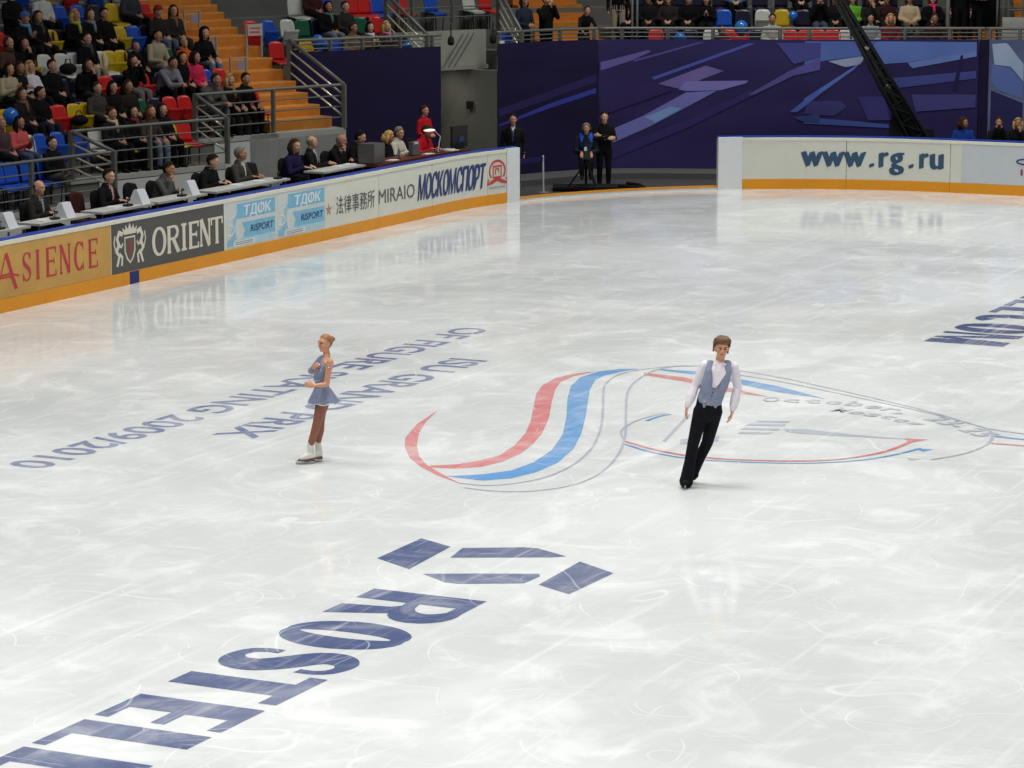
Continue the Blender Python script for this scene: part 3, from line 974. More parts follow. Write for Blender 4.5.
mb = MB(); c_ = (g0 + g1) / 2 + og * 2.4; mb.box((c_.x, c_.y, 2.65), (2.6, 3.0, .1), math.atan2(og.y, og.x) + PI / 2)
tag(mb.obj('ceiling', M_GANG), 'low ceiling of the gangway', 'ceiling', kind='structure')
dr = thing('door_1', 'dark double door in the grey gangway wall', 'door', tuple(g1 + og * 2.6)); dr['kind'] = 'structure'
mb = MB(); a = g1 + og * 2.2 - n_gap * .07; b = g1 + og * 3.6 - n_gap * .07
mb.bar((a.x, a.y, 1.15), (b.x, b.y, 1.15), .06, 2.3); o = mb.obj('door_leaf', cloth((30, 30, 30)), dr); o.matrix_parent_inverse = Matrix.Translation(-Vector(dr.location))
mb = MB(); p = g1 + og * .95 - n_gap * .09; mb.box((p.x, p.y, 1.75), (.17, .08, .18), math.atan2(og.y, og.x))
o = mb.obj('alarm_box', paint((58, 40, 36))); tag(o, 'small dark red alarm box on the grey gangway wall', 'alarm box')
ld = bpy.data.lights.new('gangway_fill', 'AREA'); ld.size = .5; ld.energy = 4; ld.color = (1, .95, .85)  # added fill light that brightens the gangway walls, no fixture modelled
lo = bpy.data.objects.new('gangway_fill', ld); COL.objects.link(lo)
q = (g0 + g1) / 2 + og * 1.6; lo.location = (q.x, q.y, 2.55)
# thin rods put in for the strut shadow lines on the white panel
for q in range(3):
    st = MB(); a = g1 + og * .9 - n_gap * (.0 + .16 * q); b = g1 + og * .9 - n_gap * (.62 + .16 * q)
    st.tube([(a.x, a.y, 3.45), (b.x, b.y, 2.66)], .012)
    tag(st.obj('shadow_line_rod', M_STEEL), 'slanting thin rod drawn as a strut shadow line on the white lintel', 'rod', 'rods at the lintel')
for uu in (451, 493):
    lp = path_at(offset_path(WALL, .6), uu, 3)[0]
    t = thing('floodlight', 'small dark lamp hanging below the rail at the %s end of the white lintel' % ('left' if uu < 470 else 'right'), 'lamp', (lp.x, lp.y, 3.3))
    mb = MB(); mb.lathe([(.0, -.10), (.06, -.09), (.085, -.02), (.07, .08), (.03, .12), (0, .13)]); mb.obj('lamp_head', cloth((46, 46, 44)), t, True)
    mb = MB(); mb.tube([(0, 0, .12), (0, 0, .40)], .018); mb.obj('bracket', cloth((60, 60, 58)), t)

# ------------------------------------------------------------------ guard rails
def rail_run(label, pts, z_floor, height, posts, nbar=3, zb=None, bars_m=None, group=None):
    """level guard rail along plan points"""
    t = thing('guard_rail', label, 'railing', (pts[0].x, pts[0].y, z_floor), group=group)
    o0 = Vector((pts[0].x, pts[0].y, z_floor))
    top = z_floor + height
    P = lambda p, z: (p.x - o0.x, p.y - o0.y, z - o0.z)
    mb = MB(); mb.tube([P(p, top) for p in pts], .035); mb.obj('top_rail', M_STEEL, t, True)
    for i in range(nbar):
        z = top - (i + 1) * (height / (nbar + 1) if zb is None else zb)
        mb = MB(); mb.tube([P(p, z) for p in pts], .016, seg=6); mb.obj('rail_bar', M_STEEL, t, True)
    for p in posts:
        mb = MB(); mb.box(P(p, z_floor + height / 2), (.075, .075, height)); mb.obj('post', M_STEEL, t)
    return t
def rail_u(path, d, u0, u1, z):
    return sub_path(offset_path(path, d), u0, u1, z)
def post_u(path, d, us, z):
    return [path_at(offset_path(path, d), u, z)[0] for u in us]
rail_run('lowest guard rail in front of the blue seats behind the judges', rail_u(BASE, .05, -260, 114, 1.7), row_z(1), .94, post_u(BASE, .05, (-200, -85, 31, 113), 1.7))
rail_run('middle guard rail in front of the seated women above the judges', rail_u(BASE, PITCH + .05, 71, 227, 2.1), row_z(2), .94, post_u(BASE, PITCH + .05, (72, 149.5, 227), 2.1))
rail_run('upper guard rail across the foot of the orange stairs', rail_u(BASE, 2 * PITCH + .05, 194, 344, 2.5), row_z(3), .94, post_u(BASE, 2 * PITCH + .05, (195, 273, 344), 2.5))
def hand_rail(label, a, b, h, group=None):
    """sloping rail from upper floor point a to lower floor point b"""
    t = thing('stair_rail', label, 'railing', tuple(b), group=group)
    A = a - b; Bq = Vector((0, 0, 0))
    for q in (A, Bq):
        mb = MB(); mb.box((q.x, q.y, q.z + h / 2), (.085, .085, h)); mb.obj('post', M_STEEL, t)
    mb = MB(); mb.tube([(A.x, A.y, A.z + h), (0, 0, h)], .042); mb.obj('hand_rail', M_STEEL, t, True)
    for i in range(1, 4):
        mb = MB(); z = h * (1 - i * .25); mb.tube([(A.x, A.y, A.z + z), (0, 0, z)], .022, seg=6); mb.obj('rail_bar', M_STEELL, t, True)
    return t
def at_u(path, d, u, z):
    p, _ = path_at(offset_path(path, d), u, z + .9)
    return Vector((p.x, p.y, z))
hand_rail('short sloping stair rail beside the man in black and the blue seats', at_u(BASE, PITCH + .0, 71, row_z(2)), at_u(BASE, .0, 114, row_z(1)), .95)
hand_rail('short sloping stair rail beside the red folding seats', at_u(BASE, 2 * PITCH, 195, row_z(3)), at_u(BASE, PITCH, 227, row_z(2)), .95)
hand_rail('long sloping stair rail with bright bars beside the orange stairs', Vector((*path_at(WALL, 289, 3.4)[0].xy, far_z(0))), at_u(BASE, 2 * PITCH, 344, row_z(3)), .95)
# rails of the curved end: drapes hang below them
rail_run('guard rail above the plain dark drape by the orange stairs', rail_u(WALL, .0, 289, 441, 3.4), 2.95, .55, post_u(WALL, 0, (330, 362, 400, 432), 3.4), 3, .10)
rail_run('guard rail above the drape with one blue stripe', rail_u(WALL, .0, 497, 598, 3.4), 2.95, .55, post_u(WALL, 0, (499, 522, 560, 594), 3.4), 3, .10)
rail_run('long guard rail above the big patterned drape', rail_u(WALL, .0, 599, 985, 3.4), 2.95, .55, post_u(WALL, 0, (622, 668, 713, 780, 809, 860, 905, 950, 980), 3.4), 3, .10)
rail_run('guard rail above the pale drape at the camera crane side', rail_u(WALL, .0, 986, 1380, 3.4), 2.95, .55, post_u(WALL, 0, (990, 1020, 1080, 1160, 1240), 3.4), 3, .10)
# upper rails over the gangway
rail_run('guard rail on the ledge over the gangway opening', rail_u(WALL, PITCH * 2 + .05, 396, 500, 4.0), 3.66, .62, post_u(WALL, PITCH * 2 + .05, (398, 412, 452, 498), 4.0), 2, .24)
hand_rail('sloping stair rail left of the gangway', Vector((*path_at(offset_path(WALL, PITCH * 2), 386, 4)[0].xy, far_z(2))), Vector((*path_at(WALL, 427, 3.4)[0].xy, far_z(0))), .95)
hand_rail('sloping stair rail right of the gangway', Vector((*path_at(offset_path(WALL, PITCH * 2), 499, 4)[0].xy, far_z(2))), Vector((*path_at(WALL, 521, 3.4)[0].xy, far_z(0))), .95)
for uu, lab in ((605, 'left'), (637, 'right')):
    pass
for i, (uu, j, h) in enumerate(((632, 0, 2.3), (637, 0, 2.3), (947, 0, 2.3), (773, 1, 2.0), (997, 1, 2.0), (1003, 1, 2.0))):
    p, _ = far_pt(j, uu, .08)
    mb = MB(); mb.tube([(0, 0, 0), (0, 0, h)], .03 if i != 2 else .05)
    o = mb.obj('barrier_post', M_STEEL, None, True); o.location = (p.x, p.y, far_z(j))
    tag(o, 'tall thin steel upright post among the spectators of the curved end', 'post', 'upright posts in the curved end')

# far stairs, seen above the drapes
def mini_stairs(label, u0, u1, n, j0=0):
    a, _ = far_pt(j0, u0, .45); b, _ = far_pt(j0, u1, .45)
    d = (b - a).normalized(); o = Vector((-d.y, d.x, 0))
    t = thing('stair_flight', label, 'stairs', (a.x, a.y, far_z(j0)))
    for i in range(n):
        mb = MB()
        q = [a + o * (.36 * i), b + o * (.36 * i), b + o * (.36 * i + .40), a + o * (.36 * i + .40)]
        mb.prism([(p.x, p.y) for p in q], far_z(j0) + .2 * i - .02, far_z(j0) + .2 * (i + 1))
        s_ = mb.obj('step', M_ORRI, t); s_.matrix_parent_inverse = Matrix.Translation(-Vector(t.location))
    return t
mini_stairs('orange stairs behind the boy leaning on the rail', 552, 617, 12)
mini_stairs('orange steps at the end of the patterned drape', 949, 1000, 4)
mini_stairs('orange steps next to the small steel ladder', 1016, 1050, 8, 1)
t = thing('ladder', 'small steel ladder frame in front of the dark upper stand', 'ladder', (*far_pt(1, 1008, .0)[0].xy, far_z(1)))
for dx in (0, .35):
    mb = MB(); mb.tube([(dx * .43, -dx * .9, 0), (dx * .43, -dx * .9, 1.2)], .02); mb.obj('stile', M_STEEL, t)
for q in range(3):
    mb = MB(); mb.tube([(0, 0, .3 + .3 * q), (.35 * .43, -.35 * .9, .3 + .3 * q)], .014); mb.obj('rung', M_STEEL, t)
# pale parapet at the right end of the curved stand
mb = MB(); plan_slab(mb, WALL, 1002, 1100, .3, .4, 2.57, 3.75, 0, 3.3)
fpart('parapet', M_LEDGE, mb)

# ------------------------------------------------------------------ purple drapes
def drape_mat(name, rgb, rgb2):
    m = bpy.data.materials.new(name); m.use_nodes = True
    nt = m.node_tree; b = nt.nodes['Principled BSDF']
    g = nt.nodes.new('ShaderNodeNewGeometry')
    mp = nt.nodes.new('ShaderNodeMapping'); mp.inputs['Scale'].default_value = (.35, .35, 1.3)
    mp.inputs['Rotation'].default_value = (.3, .3, 0)
    nz = nt.nodes.new('ShaderNodeTexNoise'); nz.inputs['Scale'].default_value = .9; nz.inputs['Detail'].default_value = 3
    cr = nt.nodes.new('ShaderNodeMix'); cr.data_type = 'RGBA'
    cr.inputs[6].default_value = (*lin(rgb), 1); cr.inputs[7].default_value = (*lin(rgb2), 1)
    nt.links.new(g.outputs['Position'], mp.inputs['Vector']); nt.links.new(mp.outputs[0], nz.inputs['Vector'])
    nt.links.new(nz.outputs['Fac'], cr.inputs[0]); nt.links.new(cr.outputs[2], b.inputs['Base Color'])
    b.inputs['Roughness'].default_value = .7
    b.inputs['Specular IOR Level'].default_value = .2
    return m
DR_A = drape_mat('drape_dark', (22, 17, 46), (44, 36, 78))
DR_C = drape_mat('drape_purple', (38, 32, 76), (66, 58, 116))
DR_D = drape_mat('drape_pale', (64, 78, 130), (140, 152, 180))
def drape(label, u0, u1, z0, z1, m, off=-.08):
    pts = sub_path(offset_path(WALL, off), u0, u1, 2)
    # even columns with a slight billow
    L = [0]
    for i in range(len(pts) - 1): L.append(L[-1] + (pts[i + 1] - pts[i]).length)
    n = max(6, int(L[-1] / .25))
    cols = []
    for i in range(n + 1):
        s = L[-1] * i / n
        k = max(j for j in range(len(L)) if L[j] <= s + 1e-6)
        k = min(k, len(pts) - 2)
        f = (s - L[k]) / max(1e-6, L[k + 1] - L[k])
        p = pts[k] + (pts[k + 1] - pts[k]) * f
        t = (pts[k + 1] - pts[k]).normalized()
        p = p + Vector((t.y, -t.x, 0)) * 0.0
        cols.append(p)
    mb = MB()
    zs = [z0 + (z1 - z0) * q / 4 for q in range(5)]
    vs = [(p.x, p.y, z) for p in cols for z in zs]
    fs = [(i * 5 + q, (i + 1) * 5 + q, (i + 1) * 5 + q + 1, i * 5 + q + 1) for i in range(n) for q in range(4)]
    mb.add(vs, fs)
    vb = [(p.x + .02, p.y + .02, z) for p in cols for z in zs]
    mb.add(vb, [f[::-1] for f in fs])
    o = mb.obj('hanging_drape', m, None, True)
    tag(o, label, 'drape')
    return o, cols
drA, _ = drape('plain dark violet drape hanging beside the orange stairs', 293, 441, .05, 3.24, DR_A)
drB, _ = drape('dark violet drape with a single blue stripe behind the man in a suit', 498, 598, .05, 3.24, DR_A)
drC, _ = drape('wide purple drape printed with slanting light streaks', 598.5, 978, .05, 3.24, DR_C)
drE, _ = drape('narrow dark fold of drape between the patterned and the pale one', 978.5, 988, .05, 3.24, DR_A, -.06)
drD, _ = drape('pale blue end of the drapes beside the camera crane', 988.5, 1380, .05, 3.24, DR_D)

def on_wall(u, v, off=-.125):
    """point of the drape plane that the photograph shows at (u, v)"""
    p, t = path_at(offset_path(WALL, off), u, 2)
    d = p - CAM
    dep = d.x * FWD.x + d.y * FWD.y
    # solve height for picture row v
    lo, hi = -1.0, 6.0
    for _ in range(40):
        m = (lo + hi) / 2
        q = Vector((p.x, p.y, m)) - CAM
        y = 384 - F_PX * q.dot(UP) / q.dot(FWD)
        if y > v: lo = m
        else: hi = m
    return (p.x, p.y, lo)
def streaks(parent, ox, oy, sc, items):
    for i, (rgb, pts) in enumerate(items):
        rgb = tuple(min(255, int(c * 1.36 + 4)) for c in rgb)
        off = -.084 - .0012 * i
        mb = MB()
        P2 = [(ox + x / sc, oy + y / sc) for x, y in pts]
        u0, u1 = min(p[0] for p in P2), max(p[0] for p in P2)
        n = max(2, int((u1 - u0) / 2.5))
        cols = []
        for q in range(n + 1):          # narrow columns, so that the print follows the curve of the drape
            u = u0 + (u1 - u0) * min(max(q / n, .0015), .9985)
            ys = []
            for (xa, ya), (xb, yb) in zip(P2, P2[1:] + P2[:1]):
                if (xa - u) * (xb - u) <= 0 and xa != xb:
                    ys.append(ya + (yb - ya) * (u - xa) / (xb - xa))
            cols += [on_wall(u, max(ys), off), on_wall(u, min(ys), off)]
        mb.add(cols, [(2 * q, 2 * q + 2, 2 * q + 3, 2 * q + 1) for q in range(n)])
        mb.obj('printed_streak', mat('streak_%d_%d_%d' % rgb, rgb, .7, var=.25, scale=.8, spec=.2), parent)
streaks(drB, 440, 0, 5.12, [((46, 48, 120), [(300, 640), (560, 530), (800, 450), (800, 475), (580, 548), (300, 648)]), ((36, 30, 68), [(300, 560), (800, 380), (800, 420), (300, 600)])])
streaks(drC, 600, 0, 4.655, [
    ((84, 74, 128), [(2, 290), (225, 232), (235, 240), (150, 280), (2, 328)]),
    ((66, 60, 116), [(150, 280), (460, 195), (480, 198), (160, 288)]),
    ((62, 68, 136), [(240, 360), (690, 200), (720, 203), (250, 372)]),
    ((88, 78, 126), [(270, 390), (490, 305), (575, 330), (365, 412)]),
    ((98, 94, 146), [(365, 416), (400, 378), (690, 375), (680, 387), (560, 420), (400, 424)]),
    ((92, 92, 148), [(60, 600), (200, 540), (400, 430), (545, 422), (400, 500), (230, 590), (60, 665)]),
    ((100, 126, 170), [(210, 545), (330, 495), (380, 505), (262, 570)]),
    ((44, 38, 82), [(60, 690), (400, 560), (700, 420), (720, 440), (420, 590), (60, 740)]),
    ((68, 64, 116), [(690, 440), (880, 330), (1024, 270), (1024, 325), (900, 352), (720, 440)]),
    ((54, 56, 108), [(820, 200), (1024, 200), (1024, 262), (900, 300)]),
    ((66, 84, 146), [(885, 520), (1024, 410), (1024, 440), (920, 522)]),
    ((40, 32, 70), [(0, 440), (240, 380), (340, 420), (0, 540)]),
    ((46, 58, 100), [(900, 545), (1024, 530), (1024, 570), (940, 565)])])
streaks(drC, 804, 0, 4.655, [
    ((66, 84, 138), [(0, 192), (330, 192), (260, 262), (110, 280), (0, 300)]),
    ((74, 94, 148), [(330, 192), (800, 196), (800, 238), (480, 290), (330, 300), (290, 250)]),
    ((120, 128, 152), [(110, 285), (280, 260), (262, 300), (190, 312)]),
    ((70, 90, 150), [(0, 460), (262, 290), (232, 322), (0, 492)]),
    ((84, 102, 150), [(480, 292), (800, 236), (800, 262), (500, 318)]),
    ((56, 62, 116), [(330, 370), (800, 330), (800, 365), (350, 420)]),
    ((28, 26, 62), [(690, 420), (713, 420), (738, 256), (724, 258)]),
    ((52, 50, 98), [(20, 470), (180, 470), (200, 500), (140, 540), (0, 530)]),
    ((54, 72, 128), [(0, 545), (200, 560), (400, 580), (400, 596), (0, 575)]),
    ((50, 48, 100), [(250, 450), (380, 450), (400, 560), (300, 560)]),
    ((58, 56, 106), [(500, 440), (800, 440), (800, 500), (520, 520)])])
streaks(drD, 804, 0, 4.655, [
    ((128, 142, 164), [(870, 205), (940, 200), (1020, 300), (1020, 380), (960, 310), (880, 300)]),
    ((76, 92, 142), [(870, 300), (960, 320), (1020, 390), (1020, 460), (900, 420), (870, 380)]),
    ((36, 34, 72), [(870, 420), (1020, 480), (1020, 640), (870, 640)])])

# ------------------------------------------------------------------ judges' platform
mb = MB()
f = [Vector((BP(s, 0, -.30).x, BP(s, 0, -.30).y, 0)) for s in (33, 45, 57.25, 58.4, 59.2)]
b = [Vector((33, 33.1, 0)), Vector((45, 32.6, 0)), Vector((54.6, 32.45, 0)), Vector((57.2, 31.55, 0)), Vector((60.2, 31.5, 0))]
ribbon(mb, f, b, .0, .46)
tag(mb.obj('floor', mat('platform_carpet', (70, 70, 74), .9, var=.15, scale=4)), 'low grey platform the judges sit on', 'platform', kind='structure')
# ------------------------------------------------------------------ people: one continuous body per pose
class Body:
    def __init__(s):
        s.v = []; s.f = []; s.lab = []; s.pts = []          # pts = dense samples (co, label) for colouring
    def _ring(s, c, u, v, ra, rb, seg):
        return [c + u * (ra * math.cos(2 * PI * k / seg)) + v * (rb * math.sin(2 * PI * k / seg)) for k in range(seg)]
    def loft(s, lab, pts, rad, ref=(0, 1, 0), seg=14):
        """closed tube with elliptic rings; rad = r or (along ref, across); rounded ends"""
        pts = [Vector(p) for p in pts]
        rad = [(r, r) if not isinstance(r, (tuple, list)) else r for r in rad]
        # refine
        P, Q = [], []
        for i in range(len(pts) - 1):
            n = max(1, int((pts[i + 1] - pts[i]).length / .028))
            for k in range(n):
                t = k / n
                P.append(pts[i].lerp(pts[i + 1], t)); Q.append((rad[i][0] * (1 - t) + rad[i + 1][0] * t, rad[i][1] * (1 - t) + rad[i + 1][1] * t))
        P.append(pts[-1]); Q.append(rad[-1])
        t0 = (P[1] - P[0]).normalized(); t1 = (P[-1] - P[-2]).normalized()
        ex = lambda q: min(q)
        P2 = [P[0] - t0 * ex(Q[0]) * .9, P[0] - t0 * ex(Q[0]) * .55] + P + [P[-1] + t1 * ex(Q[-1]) * .55, P[-1] + t1 * ex(Q[-1]) * .9]
        Q2 = [(Q[0][0] * .35, Q[0][1] * .35), (Q[0][0] * .8, Q[0][1] * .8)] + Q + [(Q[-1][0] * .8, Q[-1][1] * .8), (Q[-1][0] * .35, Q[-1][1] * .35)]
        o = len(s.v)
        ref = Vector(ref)
        for i, p in enumerate(P2):
            t = (P2[min(i + 1, len(P2) - 1)] - P2[max(i - 1, 0)]).normalized()
            u = ref - t * ref.dot(t)
            if u.length < .05:
                u = Vector((1, 0, 0)) - t * t.x
            u.normalize()
            v = t.cross(u)
            rg = s._ring(p, u, v, Q2[i][0], Q2[i][1], seg)
            s.v += rg
            s.pts += [(q, lab) for q in rg]
        n = len(P2)
        for i in range(n - 1):
            for k in range(seg):
                k2 = (k + 1) % seg
                s.f.append((o + i * seg + k, o + i * seg + k2, o + (i + 1) * seg + k2, o + (i + 1) * seg + k))
        s.f.append(tuple(o + k for k in range(seg))[::-1])
        s.f.append(tuple(o + (n - 1) * seg + k for k in range(seg)))
    def ball(s, lab, c, r, M=None, seg=14, rings=9):
        rx, ry, rz = r if isinstance(r, (list, tuple)) else (r, r, r)
        o = len(s.v)
        c = Vector(c)
        def pt(th, a):
            q = Vector((rx * math.sin(th) * math.cos(a), ry * math.sin(th) * math.sin(a), rz * math.cos(th)))
            return (M @ q if M else q) + c
        vs = [pt(0, 0)]
        for i in range(1, rings):
            vs += [pt(PI * i / rings, 2 * PI * k / seg) for k in range(seg)]
        vs.append(pt(PI, 0))
        s.v += vs
        s.pts += [(q, lab) for q in vs]
        for k in range(seg):
            k2 = (k + 1) % seg
            s.f.append((o, o + 1 + k, o + 1 + k2))
            e = o + 1 + (rings - 2) * seg
            s.f.append((o + len(vs) - 1, e + k2, e + k))
            for i in range(rings - 2):
                a = o + 1 + i * seg
                s.f.append((a + k, a + seg + k, a + seg + k2, a + k2))
    def hand(s, lab, wrist, d, palm, curl=.5, size=1.0, spread=.0, fr=.0085):
        """palm and five fingers; d = pointing direction, palm = palm normal, thumb on the d x palm side times side"""
        d = Vector(d).normalized()
        palm = Vector(palm); palm = (palm - d * palm.dot(d)).normalized()
        side = d.cross(palm)                     # towards the thumb when multiplied by tside
        w = Vector(wrist)
        tside = s.tside
        k = size
        s.loft(lab, [w, w + d * .045 * k, w + d * .085 * k], [(.026 * k, .019 * k), (.038 * k, .015 * k), (.040 * k, .013 * k)], ref=side, seg=12)
        for i, (off, ln) in enumerate(((.030, .072), (.010, .080), (-.010, .075), (-.029, .060))):
            p = w + d * (.085 - .004 * abs(i - 1)) * k + side * off * tside * k
            pts = [p - d * .02 * k, p]
            ang = 0
            for seglen, c in ((.46, .5), (.32, .9), (.22, .7)):
                ang += curl * c
                dd = d * math.cos(ang) + palm * math.sin(ang) + side * tside * spread * (1.5 - i) * .12
                p = p + dd.normalized() * ln * seglen * k
                pts.append(p)
            s.loft(lab, pts, [fr * 1.1 * k, fr * 1.1 * k, fr * k, fr * .95 * k, fr * .8 * k], ref=side, seg=8)
        b = w + d * .028 * k + side * tside * .026 * k
        t1 = (d * .75 + side * tside * .75 + palm * .35).normalized()
        t2 = (d * .95 + side * tside * .25 + palm * .45).normalized()
        s.loft(lab, [b, b + t1 * .040 * k, b + t1 * .040 * k + t2 * .030 * k, b + t1 * .040 * k + t2 * .052 * k], [fr * 1.45 * k, fr * 1.25 * k, fr * 1.15 * k, fr * .9 * k], ref=palm, seg=8)
    def head(s, c, fwd=(1, 0, 0), up=(0, 0, 1), k=1.0):
        f = Vector(fwd).normalized(); u = Vector(up); u = (u - f * u.dot(f)).normalized(); l = u.cross(f)
        M = Matrix((f, l, u)).transposed()
        c = Vector(c)
        L = lambda x, y, z: c + M @ (Vector((x, y, z)) * k)
        s.ball('skin', L(-.012, 0, .022), (.096 * k, .076 * k, .094 * k), M, 18, 12)
        s.ball('skin', L(.022, 0, -.035), (.066 * k, .060 * k, .078 * k), M, 16, 10)
        s.ball('skin', L(.060, 0, -.085), (.026 * k, .028 * k, .022 * k), M)
        s.loft('skin', [L(.078, 0, .022), L(.092, 0, -.005), L(.100, 0, -.022)], [.009 * k, .011 * k, .013 * k], seg=8)
        s.loft('skin', [L(.072, -.045, .036), L(.082, 0, .040), L(.072, .045, .036)], [.011 * k] * 3, seg=8)
        for sg in (-1, 1):
            s.pts += [(L(.086, sg * (.031 + dy), .012), 'eye') for dy in (-.007, 0, .007)]
            s.ball('skin', L(-.005, sg * .078, -.005), (.020 * k, .010 * k, .030 * k), M, 8, 6)
            s.ball('skin', L(.062, sg * .038, -.018), (.022 * k, .022 * k, .024 * k), M, 8, 6)
        s.loft('skin', [L(.078, -.020, -.052), L(.086, 0, -.052), L(.078, .020, -.052)], [.007 * k] * 3, seg=8)
        s.pts += [(L(.094 - abs(dy) * .3, dy, -.053), 'lip') for dy in (-.018, -.009, 0, .009, .018)]
        s.headM = Matrix.Translation(c) @ M.to_4x4() @ Matrix.Scale(k, 4)
    def finish(s, name, labels, voxel=.012, smooth=2):
        me = bpy.data.meshes.new(name)
        me.from_pydata([tuple(v) for v in s.v], [], s.f)
        me.update()
        ob = bpy.data.objects.new(name, me)
        COL.objects.link(ob)
        md = ob.modifiers.new('r', 'REMESH'); md.mode = 'VOXEL'; md.voxel_size = voxel; md.adaptivity = 0
        if smooth:
            sm = ob.modifiers.new('s', 'SMOOTH'); sm.factor = .5; sm.iterations = smooth
        dg = bpy.context.evaluated_depsgraph_get()
        out = bpy.data.meshes.new_from_object(ob.evaluated_get(dg))
        bpy.data.objects.remove(ob); bpy.data.meshes.remove(me)
        out.name = name
        kd = kdtree.KDTree(len(s.pts))
        for i, (p, l) in enumerate(s.pts): kd.insert(p, i)
        kd.balance()
        ix = {l: i for i, l in enumerate(labels)}
        for l in labels: out.materials.append(None)
        for p in out.polygons:
            _, i, _ = kd.find(p.center)
            p.material_index = ix.get(s.pts[i][1], 0)
            p.use_smooth = True
        return out

LABELS = ['skin', 'top', 'pants', 'shoe', 'shirt', 'eye', 'lip']
POSES = {}
def arm(B, S, E, W, top='top', r=(.055, .046, .038), cuff=.9):
    S, E, W = Vector(S), Vector(E), Vector(W)
    B.loft(top, [S, S.lerp(E, .5), E, E.lerp(W, .5), E.lerp(W, cuff)], [r[0], r[0] * .93, r[1], r[1] * .95, r[2]], seg=10)
    B.loft('skin', [E.lerp(W, .8), W], [.026, .023], seg=8)

